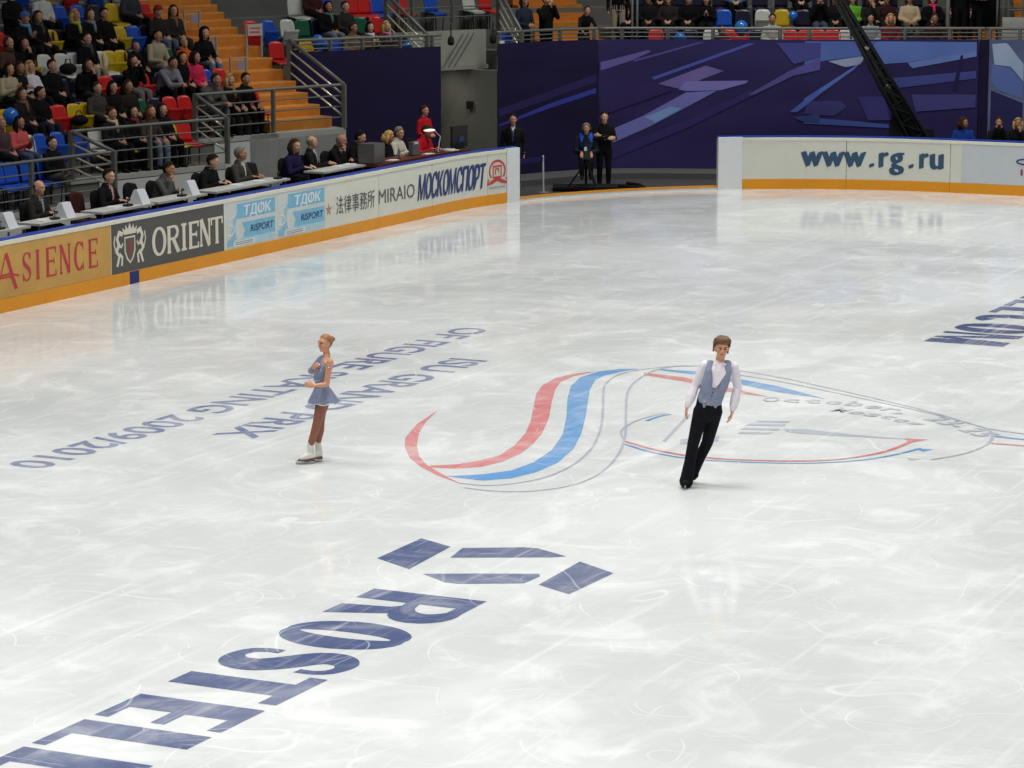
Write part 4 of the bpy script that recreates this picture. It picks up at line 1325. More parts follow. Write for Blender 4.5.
def seated(arms='lap', lean=0.0, turn=0.0, puff=1.0, nod=0.0, legs='down', suit=False):
    """adult on a .44 m seat facing +x; origin on the floor under the hips"""
    key = ('seat', arms, lean, turn, puff, nod, legs, suit)
    if key in POSES: return POSES[key]
    B = Body()
    hip = Vector((0, 0, .53))
    ca, sa = math.cos(lean), math.sin(lean)
    def T(x, y, z):         # torso frame, z up from the hips
        return hip + Vector((x * ca + z * sa, y, -x * sa + z * ca))
    k = puff
    B.loft('pants', [(-.02, 0, .52), (.06, 0, .52)], [(.165, .11), (.16, .10)], ref=(0, 1, 0))
    B.loft('top', [T(0, 0, .0), T(0, 0, .16), T(.01, 0, .32), T(.0, 0, .44), T(-.01, 0, .50)], [(.195 * k, .15 * k), (.190 * k, .15 * k), (.205 * k, .145 * k), (.190 * k, .115 * k), (.11, .08)], ref=(0, 1, 0), seg=18)
    B.loft('skin', [T(-.005, 0, .50), T(.015, 0, .60)], [.052, .048], seg=12)
    if suit:
        B.loft('shirt', [T(.132, 0, .30), T(.112, 0, .42), T(.072, 0, .50)], [(.016, .02), (.03, .02), (.035, .02)], ref=(0, 1, 0), seg=8)
    hc = T(.035, 0, .665)
    if lean > .2: hc = hc + Vector((.02, 0, -.01))
    f = Vector((math.cos(turn) * math.cos(nod), math.sin(turn) * math.cos(nod), -math.sin(nod)))
    B.head(hc, f, (0, 0, 1), 1.08)
    for sg in (-1, 1):
        sw = .09 * sg
        kx = .46
        if legs == 'crossed' and sg == 1:
            B.loft('pants', [(.02, sw, .53), (.25, .02, .60), (.46, -.06, .62), (.50, -.14, .40), (.50, -.16, .22)], [.088, .082, .064, .055, .045])
            B.loft('shoe', [(.50, -.16, .17), (.60, -.17, .12), (.70, -.17, .10)], [(.045, .045), (.045, .04), (.035, .025)])
        else:
            B.loft('pants', [(.02, sw, .53), (.25, sw * 1.15, .535), (kx, sw * 1.25, .525), (kx + .03, sw * 1.2, .30), (kx + .01, sw * 1.15, .10)], [.105, .098, .078, .066, .058])
            B.loft('shoe', [(kx - .03, sw * 1.15, .05), (kx + .06, sw * 1.2, .045), (kx + .17, sw * 1.3, .035)], [(.042, .05), (.045, .042), (.036, .03)])
        S = T(0, .185 * sg * k, .42)
        B.tside = -sg
        ar = (.068 * k, .060 * k, .048 * k)
        if arms == 'lap':
            E, W = T(.06, .25 * sg, .16), Vector((.30, .06 * sg, .64))
            arm(B, S, E, W, r=ar); B.hand('skin', W, (.75, -.5 * sg, -.15), (0, 0, -1), .6)
        elif arms == 'knees':
            E, W = T(.12, .26 * sg, .14), Vector((.38, .12 * sg, .64))
            arm(B, S, E, W, r=ar); B.hand('skin', W, (.9, -.1 * sg, -.3), (-.2, 0, -1), .5)
        elif arms == 'clap':
            E, W = T(.10, .24 * sg, .16), T(.32, .035 * sg, .30)
            arm(B, S, E, W, r=ar); B.hand('skin', W, (.6, -.08 * sg, .75), (0, -sg, 0), .25)
        elif arms == 'lean':
            E, W = Vector((.40, .16 * sg, .63)), Vector((.60, .03 * sg, .66))
            arm(B, S, E, W, r=ar); B.hand('skin', W, (.8, -.4 * sg, -.2), (0, -sg, -.4), .8)
        elif arms == 'crossed':
            E, W = T(.10, .24 * sg, .17), T(.20, -.10 * sg, .22 + .04 * sg)
            arm(B, S, E, W, r=ar); B.hand('skin', W, (-.15, -1 * sg, .1), (-1, 0, 0), .5)
        elif arms == 'chin':
            if sg == 1:
                E, W = T(.20, .17, .20), T(.19, .05, .52)
                arm(B, S, E, W, r=ar); B.hand('skin', W, (-.1, -.3, .9), (-1, 0, .2), .9)
            else:
                E, W = T(.08, -.23, .15), T(.27, .08, .17)
                arm(B, S, E, W, r=ar); B.hand('skin', W, (.3, 1, 0), (0, 0, -1), .5)
        elif arms == 'table':
            E, W = T(.13, .26 * sg, .16), Vector((.40, .12 * sg, .80))
            arm(B, S, E, W, r=ar); B.hand('skin', W, (.85, -.35 * sg, -.05), (0, 0, -1), .4)
        elif arms == 'tablechin':
            if sg == -1:
                E, W = T(.24, -.18, .20), T(.20, -.06, .50)
                arm(B, S, E, W, r=ar); B.hand('skin', W, (-.1, .3, .9), (-1, 0, .2), .9)
            else:
                E, W = T(.13, .25, .16), Vector((.42, .03, .80))
                arm(B, S, E, W, r=ar); B.hand('skin', W, (.6, -.8, 0), (0, 0, -1), .4)
        elif arms == 'camera':
            E, W = T(.18, .22 * sg, .22), T(.20, .06 * sg, .60)
            arm(B, S, E, W, r=ar); B.hand('skin', W, (.1, -.5 * sg, .8), (-.3, -sg, 0), .7)
    me = B.finish('seated_body', LABELS, .014)
    POSES[key] = (me, B.headM)
    return POSES[key]

def standing(arms='side', turn=0.0, puff=1.0, lean=0.0, suit=False, h=1.76):
    key = ('stand', arms, turn, puff, lean, suit)
    if key in POSES: return POSES[key]
    B = Body(); k = puff
    ca, sa = math.cos(lean), math.sin(lean)
    hip = Vector((-.18 if lean > .25 else 0, 0, .92))
    def T(x, y, z): return hip + Vector((x * ca + z * sa, y, -x * sa + z * ca))
    B.loft('pants', [hip + Vector((0, 0, -.06)), hip + Vector((0, 0, .06))], [(.165, .11), (.155, .11)])
    B.loft('top', [T(0, 0, -.02), T(0, 0, .16), T(.01, 0, .34), T(0, 0, .48), T(-.01, 0, .54)], [(.165 * k, .12 * k), (.155 * k, .12 * k), (.18 * k, .125 * k), (.178 * k, .105 * k), (.10, .07)], seg=18)
    B.loft('skin', [T(-.005, 0, .53), T(.012, 0, .62)], [.053, .048], seg=12)
    if suit:
        B.loft('shirt', [T(.112, 0, .28), T(.104, 0, .42), T(.06, 0, .53)], [(.010, .02), (.022, .02), (.030, .02)], seg=8)
    B.head(T(.03, 0, .70), (math.cos(turn), math.sin(turn), -.05), (0, 0, 1), 1.06)
    for sg in (-1, 1):
        y = .09 * sg
        B.loft('pants', [hip + Vector((0, y, -.04)), Vector((hip.x * .5 + .02, y * 1.1, .50)), (0.0, y * 1.15, .28), (-.02, y * 1.15, .09)], [.095, .072, .064, .055])
        B.loft('shoe', [(-.05, y * 1.15, .05), (.04, y * 1.25, .045), (.16, y * 1.4, .035)], [(.042, .05), (.045, .042), (.036, .03)])
        S = T(0, .185 * sg * k, .45); B.tside = -sg
        ar = (.058 * k, .048 * k, .04 * k)
        if arms == 'side':
            E, W = T(-.02, .245 * sg, .16), T(.06, .25 * sg, -.08)
            arm(B, S, E, W, r=ar); B.hand('skin', W, (.15, 0, -1), (0, -sg, 0), .4)
        elif arms == 'front':
            E, W = T(.03, .25 * sg, .17), T(.24, .05 * sg, .12)
            arm(B, S, E, W, r=ar); B.hand('skin', W, (.4, -.7 * sg, -.1), (-1, 0, 0), .5)
        elif arms == 'crossed':
            E, W = T(.10, .25 * sg, .20), T(.20, -.10 * sg, .25 + .04 * sg)
            arm(B, S, E, W, r=ar); B.hand('skin', W, (-.15, -sg, .1), (-1, 0, 0), .5)
        elif arms == 'camera':
            E, W = T(.18, .22 * sg, .28), T(.20, .06 * sg, .60)
            arm(B, S, E, W, r=ar); B.hand('skin', W, (.1, -.5 * sg, .8), (-.3, -sg, 0), .7)
        elif arms == 'rail':
            E, W = T(.22, .25 * sg, .28), T(.42, .20 * sg, .22)
            arm(B, S, E, W, r=ar, cuff=.35); B.loft('skin', [E.lerp(W, .3), W], [.036, .026], seg=8); B.hand('skin', W, (.9, -.2 * sg, -.3), (0, 0, -1), .9)
    me = B.finish('standing_body', LABELS, .014)
    POSES[key] = (me, B.headM)
    return POSES[key]

# hair and headwear in head space
HAIR = {}
def hair_mesh(kind):
    if kind in HAIR: return HAIR[kind]
    mb = MB()
    cap = lambda p: p.z > .95 * p.x - .012 - .10 * (p.x < -.02)
    if kind in ('short', 'curly', 'bun', 'long', 'bob'):
        k = 1.05 if kind != 'curly' else 1.2
        mb.ball((-.014, 0, .026), (.108 * k, .088 * k, .106 * k), 20, 14, keep=cap)
        mb.ball((-.014, 0, .026), (.100 * k, .080 * k, .099 * k), 20, 14, keep=cap)
    if kind == 'bun':
        mb.ball((-.125, 0, .035), .038, 12, 8)
    if kind in ('long', 'bob', 'curly'):
        n = -.26 if kind == 'long' else -.13
        mb.tube([(-.06, 0, .02), (-.075, 0, -.08), (-.085, 0, n)], [.085, .088, .05], seg=12)
        for sg in (-1, 1):
            mb.tube([(-.005, sg * .078, .05), (-.015, sg * .088, -.06), (.0, sg * .085, n + .03), (.02, sg * .075, n - .02)], [.03, .034, .03, .012], seg=8)
    if kind == 'bald':
        mb.ball((-.014, 0, .022), (.101, .083, .10), 20, 14, keep=lambda p: p.x < .02 and -.07 < p.z < .025)
        mb.ball((-.014, 0, .022), (.096, .079, .096), 20, 14, keep=lambda p: p.x < .02 and -.07 < p.z < .025)
    if kind == 'beanie':
        mb.ball((-.010, 0, .040), (.112, .094, .105), 20, 12, keep=lambda p: p.z > .25 * p.x - .01)
        mb.ball((-.010, 0, .040), (.104, .086, .098), 20, 12, keep=lambda p: p.z > .25 * p.x - .01)
        mb.tube([(math.cos(a) * .109 - .01, math.sin(a) * .092, .035 + .25 * .1 * math.cos(a)) for a in [2 * PI * i / 20 for i in range(21)]], .012, seg=6)
    if kind == 'hood':
        mb.ball((-.022, 0, .012), (.125, .105, .135), 20, 14, keep=lambda p: p.x < .06)
        mb.ball((-.022, 0, .012), (.112, .094, .123), 20, 14, keep=lambda p: p.x < .06)
        mb.tube([(-.03, 0, -.08), (-.03, 0, -.17)], [.10, .11], seg=12)
    me = mb.mesh('hair', True)
    me.materials.append(None)
    HAIR[kind] = me
    return me

SKIN = [mat('skin_%d' % i, c, .55, var=.08, scale=20, spec=.3) for i, c in enumerate(((198, 150, 122), (186, 136, 110), (206, 162, 136), (176, 126, 100)))]
M_EYE = mat('eye_dark', (58, 42, 36), .4)
M_LIP = mat('lip', (158, 88, 80), .5)
HC = {'black': (24, 20, 20), 'brown': (62, 42, 30), 'dark': (38, 28, 24), 'blond': (190, 156, 96), 'grey': (126, 122, 116), 'red': (96, 48, 32), 'auburn': (92, 52, 36)}
def person(pose, loc, rz, hair, hcol, top, pants, label, group=None, shoe=(28, 26, 26), shirt=(210, 210, 206), scarf=None, scale=1.0, skin=None):
    me, hM = pose
    root = thing('person', label, 'person', loc, rz, group)
    root.scale = (scale,) * 3
    b = link('body', me, root)
    sk = SKIN[random.randrange(4)] if skin is None else SKIN[skin]
    for i, m in enumerate((sk, cloth(top), cloth(pants), cloth(shoe), cloth(shirt), M_EYE, M_LIP)):
        b.material_slots[i].link = 'OBJECT'
        b.material_slots[i].material = m
    if hair:
        h = link('hair' if hair not in ('beanie', 'hood') else ('knit_hat' if hair == 'beanie' else 'hood'), hair_mesh(hair), root)
        h.matrix_local = hM
        h.material_slots[0].link = 'OBJECT'
        h.material_slots[0].material = cloth(HC[hcol] if isinstance(hcol, str) else hcol)
        if hair == 'beanie':
            h2 = link('hair', hair_mesh('short'), root); h2.matrix_local = hM @ Matrix.Scale(.97, 4)
            h2.material_slots[0].link = 'OBJECT'; h2.material_slots[0].material = cloth(HC['brown'])
    if scarf:
        mb = MB()
        mb.tube([(math.cos(a) * .078 - .015, math.sin(a) * .082, -.135 - .02 * math.cos(a)) for a in [2 * PI * i / 14 for i in range(15)]], .034, seg=8)
        mb.tube([(.06, .02, -.15), (.10, .03, -.25), (.115, .03, -.36)], [.035, .035, .03], seg=8)
        s_ = mb.obj('scarf', cloth(scarf), root, True); s_.matrix_local = hM
    return root

# ------------------------------------------------------------------ moulded seats
def shell(mb, w, h, depth, th, top_round):
    """curved backrest: width w, height h, wrap depth, rounded top; faces +x"""
    nx, nz = 8, 6
    grid = []
    for q in range(nz + 1):
        z = h * q / nz
        zz = q / nz
        half = w / 2 * (1 if zz < .6 else math.sqrt(max(.04, 1 - ((zz - .6) / .42) ** 2 * .55)))
        row = []
        for i in range(nx + 1):
            y = -half + 2 * half * i / nx
            x = depth * (y / (w / 2)) ** 2 - .10 * zz + .02 * zz * zz
            row.append((x, y, z - (.05 * (abs(y) / (w / 2)) ** 3 if q == nz else 0)))
        grid.append(row)
    n = (nx + 1) * (nz + 1)
    vs = [p for r in grid for p in r] + [(p[0] - th, p[1], p[2]) for r in grid for p in r]
    fs = []
    for q in range(nz):
        for i in range(nx):
            a = q * (nx + 1) + i
            f = (a, a + 1, a + nx + 2, a + nx + 1)
            fs += [f, tuple(n + j for j in f[::-1])]
    rim = [i for i in range(nx + 1)] + [q * (nx + 1) + nx for q in range(1, nz + 1)] + [nz * (nx + 1) + i for i in range(nx - 1, -1, -1)] + [q * (nx + 1) for q in range(nz - 1, 0, -1)]
    for j in range(len(rim)):
        a, b = rim[j], rim[(j + 1) % len(rim)]
        fs.append((b, a, n + a, n + b))
    mb.add(vs, fs)
def seat_meshes():
    mb = MB(); shell(mb, .385, .42, .05, .018, True)
    back = mb.mesh('backrest', True); back.materials.append(None)
    mb = MB()
    nx = 6
    pts = []
    for i in range(nx + 1):
        for j in range(nx + 1):
            x = -.02 + .38 * i / nx; y = -.19 + .38 * j / nx
            z = .02 * ((y / .2) ** 2) + .015 * math.cos(i / nx * PI) - (.03 if i == nx else 0)
            pts.append((x, y, z))
    n = len(pts)
    vs = pts + [(p[0], p[1], p[2] - .03) for p in pts]
    fs = []
    for i in range(nx):
        for j in range(nx):
            a = i * (nx + 1) + j
            f = (a, a + nx + 1, a + nx + 2, a + 1)
            fs += [f, tuple(n + q for q in f[::-1])]
    rim = [j for j in range(nx + 1)] + [i * (nx + 1) + nx for i in range(1, nx + 1)] + [nx * (nx + 1) + j for j in range(nx - 1, -1, -1)] + [i * (nx + 1) for i in range(nx - 1, 0, -1)]
    for j in range(len(rim)):
        a, b = rim[j], rim[(j + 1) % len(rim)]
        fs.append((a, b, n + b, n + a))
    mb.add(vs, fs)
    pan = mb.mesh('seat_pan', True); pan.materials.append(None)
    mb = MB()
    mb.tube([(-.14, 0, .78), (-.06, 0, .44), (-.04, 0, 0)], .014, seg=6)
    mb.tube([(-.05, 0, .41), (.26, 0, .40), (.22, 0, 0)], .014, seg=6)
    leg = mb.mesh('leg_frame', True); leg.materials.append(M_STEEL)
    return back, pan, leg
SEAT_B, SEAT_P, SEAT_L = seat_meshes()
SEATC = {'r': (206, 38, 34), 'y': (206, 172, 26), 'b': (30, 84, 190), 'w': (206, 208, 200), 'g': (18, 92, 60), 'n': (24, 25, 50)}
SEATN = {'r': 'red', 'y': 'yellow', 'b': 'blue', 'w': 'white', 'g': 'green', 'n': 'navy'}
def seat(loc, rz, col, folded, where, short):
    t = thing('stadium_seat', '%s plastic bucket seat %s' % (SEATN[col] + (' tipped-up' if folded else ''), where), 'seat', loc, rz, '%s %sseats %s' % (SEATN[col], 'tipped-up ' if folded else '', short))
    b = link('backrest', SEAT_B, t); b.location = (-.06, 0, .46)
    p = link('seat_pan', SEAT_P, t)
    if folded:
        p.location = (.04, 0, .30); p.rotation_euler = (0, -R(80), 0)
    else:
        p.location = (0, 0, .44)
    for o in (b, p):
        o.material_slots[0].link = 'OBJECT'; o.material_slots[0].material = plastic(SEATC[col])
    for y in (-.15, .15):
        l = link('leg_frame', SEAT_L, t); l.location = (0, y, 0)
    return t
# ------------------------------------------------------------------ seats and spectators of the stand behind the judges
WH_L, SH_L = 'in the stand behind the judges', 'behind the judges'
DK = (26, 25, 27); BK = (18, 18, 20)
ROWS = {
 1: 'b0 b14 b30 b47',
 2: 'b-14 n1 n17 w31 B43 B60 B78 w98 n112 y124 n133 n148 n162 y172 r186',
 3: 'Y9 n22 n39 R51 R62 Y77 Y89 n97 n112 n128 G142 n157 R172 R187 n206 n227 n243 r255',
 4: 'n7 n20 n31 n41 n52 n66 n84 R97 R109 n120 n131 R145 n164 n182 n194 B208 R222',
 5: 'b0 n9 n20 Y31 W47 w64 W76 n87 w103 Y112 Y124 n134 n155 G169 n184 n202',
 6: 'R2 n23 n38 Y53 n62 n75 n90 n104 Y122 B136 n148 n158 n173',
 7: 'n12 n25 n42 B62 B80 n97 y114 n130 R146',
 8: 'B20 Y44 R70 B95 W118'}
SEAT_OFF = .64
LAP, CLAP, LEAN, CROSS, CHIN, KNEES, CAMR = seated('lap'), seated('clap', .1), seated('lean', .42, 0, 1.1), seated('crossed', -.05), seated('chin', .2), seated('knees', .12), seated('camera', .1)
LAPT = seated('lap', .05, .5); LAPU = seated('lap', 0, -.4, 1.08); CLEG = seated('lap', -.05, .1, 1.0, 0, 'crossed')
SPECT = [
 # u, row, pose, hair, hair colour, top, trousers, label, scarf
 (53, 1, CLEG, 'short', 'dark', BK, (84, 78, 70), 'man in black jacket sitting cross-legged on a blue seat beside the short stair rail', None),
 (1, 2, LAP, 'long', 'blond', (80, 62, 66), DK, 'blond woman in mauve jacket next to the clapping woman in pink', None),
 (17, 2, CLAP, 'long', 'black', (206, 92, 92), (72, 84, 110), 'black-haired woman in pink jacket clapping in the second row', None),
 (112, 2, LAP, 'short', 'brown', (34, 32, 32), DK, 'brown-haired man in dark coat beside a white seat in the second row', (196, 176, 140)),
 (133, 2, LAP, 'bob', 'black', DK, BK, 'dark-haired woman with a rose scarf in the second row', (120, 48, 58)),
 (148, 2, KNEES, 'long', 'auburn', (74, 62, 56), (116, 130, 150), 'auburn long-haired woman in blue jeans behind the middle guard rail', None),
 (162, 2, LAP, 'bob', 'dark', BK, BK, 'dark-haired woman all in black beside a yellow seat', None),
 (22, 3, LAP, 'bob', 'brown', (40, 34, 32), DK, 'brown-haired woman in dark brown jacket behind the clapping woman in pink', (110, 92, 76)),
 (39, 3, LAPT, 'short', 'dark', BK, (40, 44, 56), 'dark-haired man in black with crossed hands beside a red seat', None),
 (97, 3, LAP, 'short', 'brown', (66, 64, 60), DK, 'short-haired man in grey jacket in front of two red seats', None),
 (112.5, 3, LAP, 'long', 'black', BK, BK, 'black-haired woman squeezed between grey jacket and brown coat', None),
 (128, 3, LAP, 'bob', 'brown', (42, 36, 32), DK, 'smiling woman with brown bob and dark brown coat', None),
 (206, 3, LEAN, 'short', 'brown', (92, 88, 82), (92, 98, 106), 'man in grey check jacket bent forward with his head in his hands', None),
 (227, 3, KNEES, 'bob', 'blond', (36, 32, 28), (30, 30, 34), 'fair-haired woman in black with pale patches on the knees', (150, 116, 70)),
 (243, 3, KNEES, 'short', 'dark', BK, BK, 'dark-haired boy in black beside the orange stairs', None),
 (7, 4, CLAP, 'bob', 'dark', (182, 168, 138), DK, 'dark-haired woman in beige jacket clapping in the fourth row', None),
 (20, 4, LAP, 'bob', 'brown', DK, DK, 'brown-haired woman in black next to the blond woman in white', None),
 (31, 4, CROSS, 'long', 'blond', (206, 204, 212), DK, 'blond woman in white blouse with folded arms', None),
 (52, 4, LAP, 'short', 'dark', BK, BK, 'large dark-haired man in black pullover with clasped hands', None),
 (84, 4, CHIN, 'bob', 'dark', BK, (44, 42, 44), 'dark-haired woman in black with a hand at her mouth', None),
 (131, 4, CAMR, 'bob', 'dark', BK, (110, 108, 106), 'woman in black holding a camera up to her face', None),
 (164, 4, LEAN, 'short', 'dark', (126, 126, 134), DK, 'man in pale grey jacket leaning forward on his knees', None),
 (182, 4, LAP, 'long', 'dark', BK, BK, 'long dark-haired woman in black next to the pink scarf', None),
 (194, 4, LAPT, 'bob', 'dark', (206, 48, 88), (206, 48, 88), 'woman in bright pink jacket with dark hair', None),
 (9, 5, LAP, 'hood', (84, 62, 54), (84, 62, 54), DK, 'person in brown hooded jacket in the fifth row', None),
 (20, 5, CHIN, 'curly', 'dark', DK, DK, 'curly dark-haired person in black beside a yellow seat', None),
 (87, 5, LAP, 'short', 'dark', BK, (150, 140, 122), 'young person in black with grey scarf and light trousers between white seats', (74, 72, 70)),
 (134, 5, KNEES, 'bald', 'brown', BK, BK, 'bald child in black jumper beside a yellow seat', None),
 (155, 5, KNEES, 'short', 'dark', (170, 158, 132), (150, 146, 132), 'man in beige zipped jacket with dark shirt', None),
 (184, 5, LAP, 'short', 'blond', (214, 92, 40), (150, 40, 40), 'small blond child in orange pullover', None),
 (202, 5, KNEES, 'curly', 'black', BK, (112, 124, 140), 'curly-haired woman in black sweater and jeans beside the orange stairs', None),
 (23, 6, CLAP, 'beanie', (74, 120, 170), DK, DK, 'woman in light blue cap and black coat clapping in the sixth row', (110, 150, 176)),
 (38, 6, LAP, 'bob', 'brown', DK, DK, 'brown-haired woman in black beside the blue cap', (70, 72, 76)),
 (75, 6, LAP, 'long', 'blond', BK, BK, 'long-haired blond woman in black coat with lime scarf', (176, 176, 70)),
 (90, 6, LAP, 'bob', 'brown', BK, BK, 'woman in black coat with pale grey scarf beside the blond one', (128, 136, 146)),
 (104, 6, LAP, 'short', 'dark', BK, BK, 'tall man in black coat and dark tie high in the stand', None),
 (158, 6, LAP, 'beanie', (146, 46, 50), (44, 40, 38), (90, 104, 120), 'person in red knit cap and dark open jacket', None),
 (173, 6, LAPU, 'long', 'brown', (50, 42, 38), (60, 58, 58), 'long-haired person in dark brown jacket with brown scarf by the stairs', (120, 96, 74)),
 (12, 7, LAP, 'short', 'dark', DK, DK, 'dark-dressed man in the top row above the blue cap', None),
 (42, 7, LAP, 'bob', 'brown', (208, 210, 206), DK, 'person in white jacket in the top row', None),
 (130, 7, LAP, 'short', 'dark', (60, 62, 70), DK, 'person in slate jacket in the top row beside a yellow seat', None),
]
for u, k, pose, hair, hc, top, pants, lab, scarf in SPECT:
    kid = 'child' in lab
    if kid or u in (202, 184, 134, 155): pass
    p, rz = row_pt(k, u, SEAT_OFF)
    person(pose, (p.x, p.y, row_z(k) - .005), rz, hair, hc, top, pants, lab, 'spectators behind the judges', scarf=scarf, scale=.80 if kid else (1.08 if u == 206 else .98))

ORD = ['', 'first', 'second', 'third', 'fourth', 'fifth', 'sixth', 'seventh', 'eighth']
def fill_row(spec, place, where, short, sitters):
    for tok in spec.split():
        c, u = tok[0], float(tok[1:])
        p, z, rz = place(u)
        near = [lab for uu, lab in sitters if abs(uu - u) < 5.5]
        name = SEATN[c.lower()] + (' tipped-up' if c.isupper() else '')
        t = seat((p.x, p.y, z), rz, c.lower(), c.isupper() and not near, where, short)
        if near:
            for o_ in list(t.children)[:2]:
                o_.material_slots[0].material = plastic(SEATC['n'])
            name = 'dark navy'
            ws = near[0].split()[:9]
            while ws[-1] in ('in', 'with', 'and', 'of', 'the', 'a', 'by', 'on', 'beside', 'behind', 'between', 'to', 'up', 'at', 'next', 'above', 'his', 'her', 'left', 'right', 'front', 'from', 'over'):
                ws.pop()
            t['label'] = '%s plastic bucket seat under the %s' % (name, ' '.join(ws))
            t['group'] = 'occupied seats ' + short
        else:
            t['label'] = 'empty %s plastic bucket seat %s' % (name, where)
            t['group'] = 'empty %s seats %s' % (name, where)
for k, spec in ROWS.items():
    def place(u, k=k):
        p, rz = row_pt(k, u, SEAT_OFF)
        return p, row_z(k), rz
    fill_row(spec, place, 'in the %s row behind the judges' % ORD[k], SH_L, [(x[0], x[7]) for x in SPECT if x[1] == k])

for k in range(1, 8):          # the rows go on beyond the frame
    for q in range(7):
        u = -20 - 16 * q
        c = 'brywgb'[(k * 3 + q * 2) % 6]
        p, rz = row_pt(k, u, SEAT_OFF)
        t = seat((p.x, p.y, row_z(k)), rz, c, True, '', '')
        t['label'] = 'tipped-up %s seat in the empty block, %s row behind the judges' % (SEATN[c], ORD[k])
        t['group'] = 'seats of the empty block behind the judges'
# handbag, coats and paper lying on seats
def bag(label, u, k, off, dims, rgb, dz=.45):
    p, rz = row_pt(k, u, off)
    mb = MB()
    mb.ball((0, 0, dims[2] / 2), (dims[0] / 2, dims[1] / 2, dims[2] / 2), 12, 8)
    t = thing('bag', label, 'bag', (p.x, p.y, row_z(k) + dz), rz)
    mb.obj('bag_body', cloth(rgb), t, True)
    mb = MB(); mb.tube([(0, -.10, dims[2] * .8), (0, -.05, dims[2] + .08), (0, .05, dims[2] + .08), (0, .10, dims[2] * .8)], .012, seg=6); mb.obj('strap', cloth((20, 20, 20)), t)
bag('black bag lying on a yellow seat', 79, 3, .48, (.36, .42, .22), (24, 22, 24))
bag('dark bag lying on a white seat', 68, 5, .48, (.34, .40, .24), (28, 26, 26))
bag('patterned dark bag on the yellow seat beside the red one', 172, 2, .48, (.30, .34, .26), (54, 52, 40))

def balloon(label, loc, r=.15, rgb=(36, 112, 204), group=None):
    t = thing('balloon', label, 'balloon', loc, 0, group)
    mb = MB(); mb.ball((0, 0, 0), (r, r, r * 1.12), 18, 12); mb.obj('balloon_skin', mat('balloon_blue', rgb, .15, var=.05, spec=.6), t, True)
    mb = MB(); mb.lathe([(.006, -r * 1.1), (.022, -r * 1.1 - .03)], seg=8); mb.obj('knot', mat('balloon_blue', rgb), t)
p, _ = row_pt(3, 11, .25); balloon('shiny blue balloon in front of the woman in beige jacket', (p.x, p.y, row_z(3) + .78), .16)
p, _ = far_pt(0, 318, .30); balloon('larger blue balloon of the pair beside the yellow seat', (p.x, p.y, far_z(0) + .86), .15)
p, _ = far_pt(0, 327, .22); balloon('smaller blue balloon of the pair beside the yellow seat', (p.x, p.y, far_z(0) + .74), .12)
p, _ = far_pt(0, 407, .22); balloon('blue balloon behind the rail at the gangway', (p.x, p.y, far_z(0) + .66), .12)
p, _ = far_pt(0, 741, .35); balloon('blue balloon beside the dark-haired child in the curved end', (p.x, p.y, far_z(0) + .92), .17)
p, _ = far_pt(0, 680, .25); balloon('blue balloon behind the rail below the row of dark suits', (p.x, p.y, far_z(0) + .66), .15)
p, _ = far_pt(1, 793, .55); balloon('blue balloon next to the yellow seat in the curved end', (p.x, p.y, far_z(1) + .72), .12)

# hoops with row signs along the stairs
def stair_hoop(label, n, w, h=.66, sign=(150, 148, 170)):
    d = .30 + .40 * n
    a = pA + outS * d + dirS * (w - .22)
    z = row_z(3) + .24 * n
    t = thing('sign_hoop', label, 'sign hoop', (a.x, a.y, z), math.atan2(dirS.y, dirS.x))
    mb = MB(); mb.tube([(0, 0, -.2), (0, 0, h), (.44, 0, h), (.44, 0, -.2)], .030, seg=6); mb.obj('hoop', mat('hoop_grey', (168, 170, 158), .5), t)
    mb = MB(); mb.box((.26, -.035, h - .17), (.2, .01, .2)); mb.obj('sheet', paint(sign), t)
stair_hoop('steel hoop with a paper notice at the top of the orange stairs', 7.6, .33)
stair_hoop('steel hoop with a paper notice halfway up the orange stairs', 5.4, .08)
stair_hoop('steel hoop with a paper notice low on the orange stairs', 3.6, .33)
# sign frame at the upper landing
p, rz = far_pt(1, 254, .05)
t = thing('notice_stand', 'tall steel frame carrying a white notice with red lines above the stairs', 'notice stand', (p.x, p.y, far_z(1) - .45), rz + PI / 2)
mb = MB(); mb.tube([(-.2, 0, 0), (-.2, 0, 1.3)], .03, seg=6); mb.tube([(.2, 0, -.1), (.2, 0, 1.3)], .03, seg=6); mb.obj('uprights', mat('hoop_grey', (150, 152, 140)), t)
mb = MB(); mb.box((0, -.04, 1.16), (.36, .012, .26)); mb.obj('notice', paint((204, 188, 184)), t)
for q in range(2):
    mb = MB(); mb.box((0, -.05, 1.20 - .09 * q), (.26, .006, .03)); mb.obj('notice_line', paint((176, 96, 96)), t)

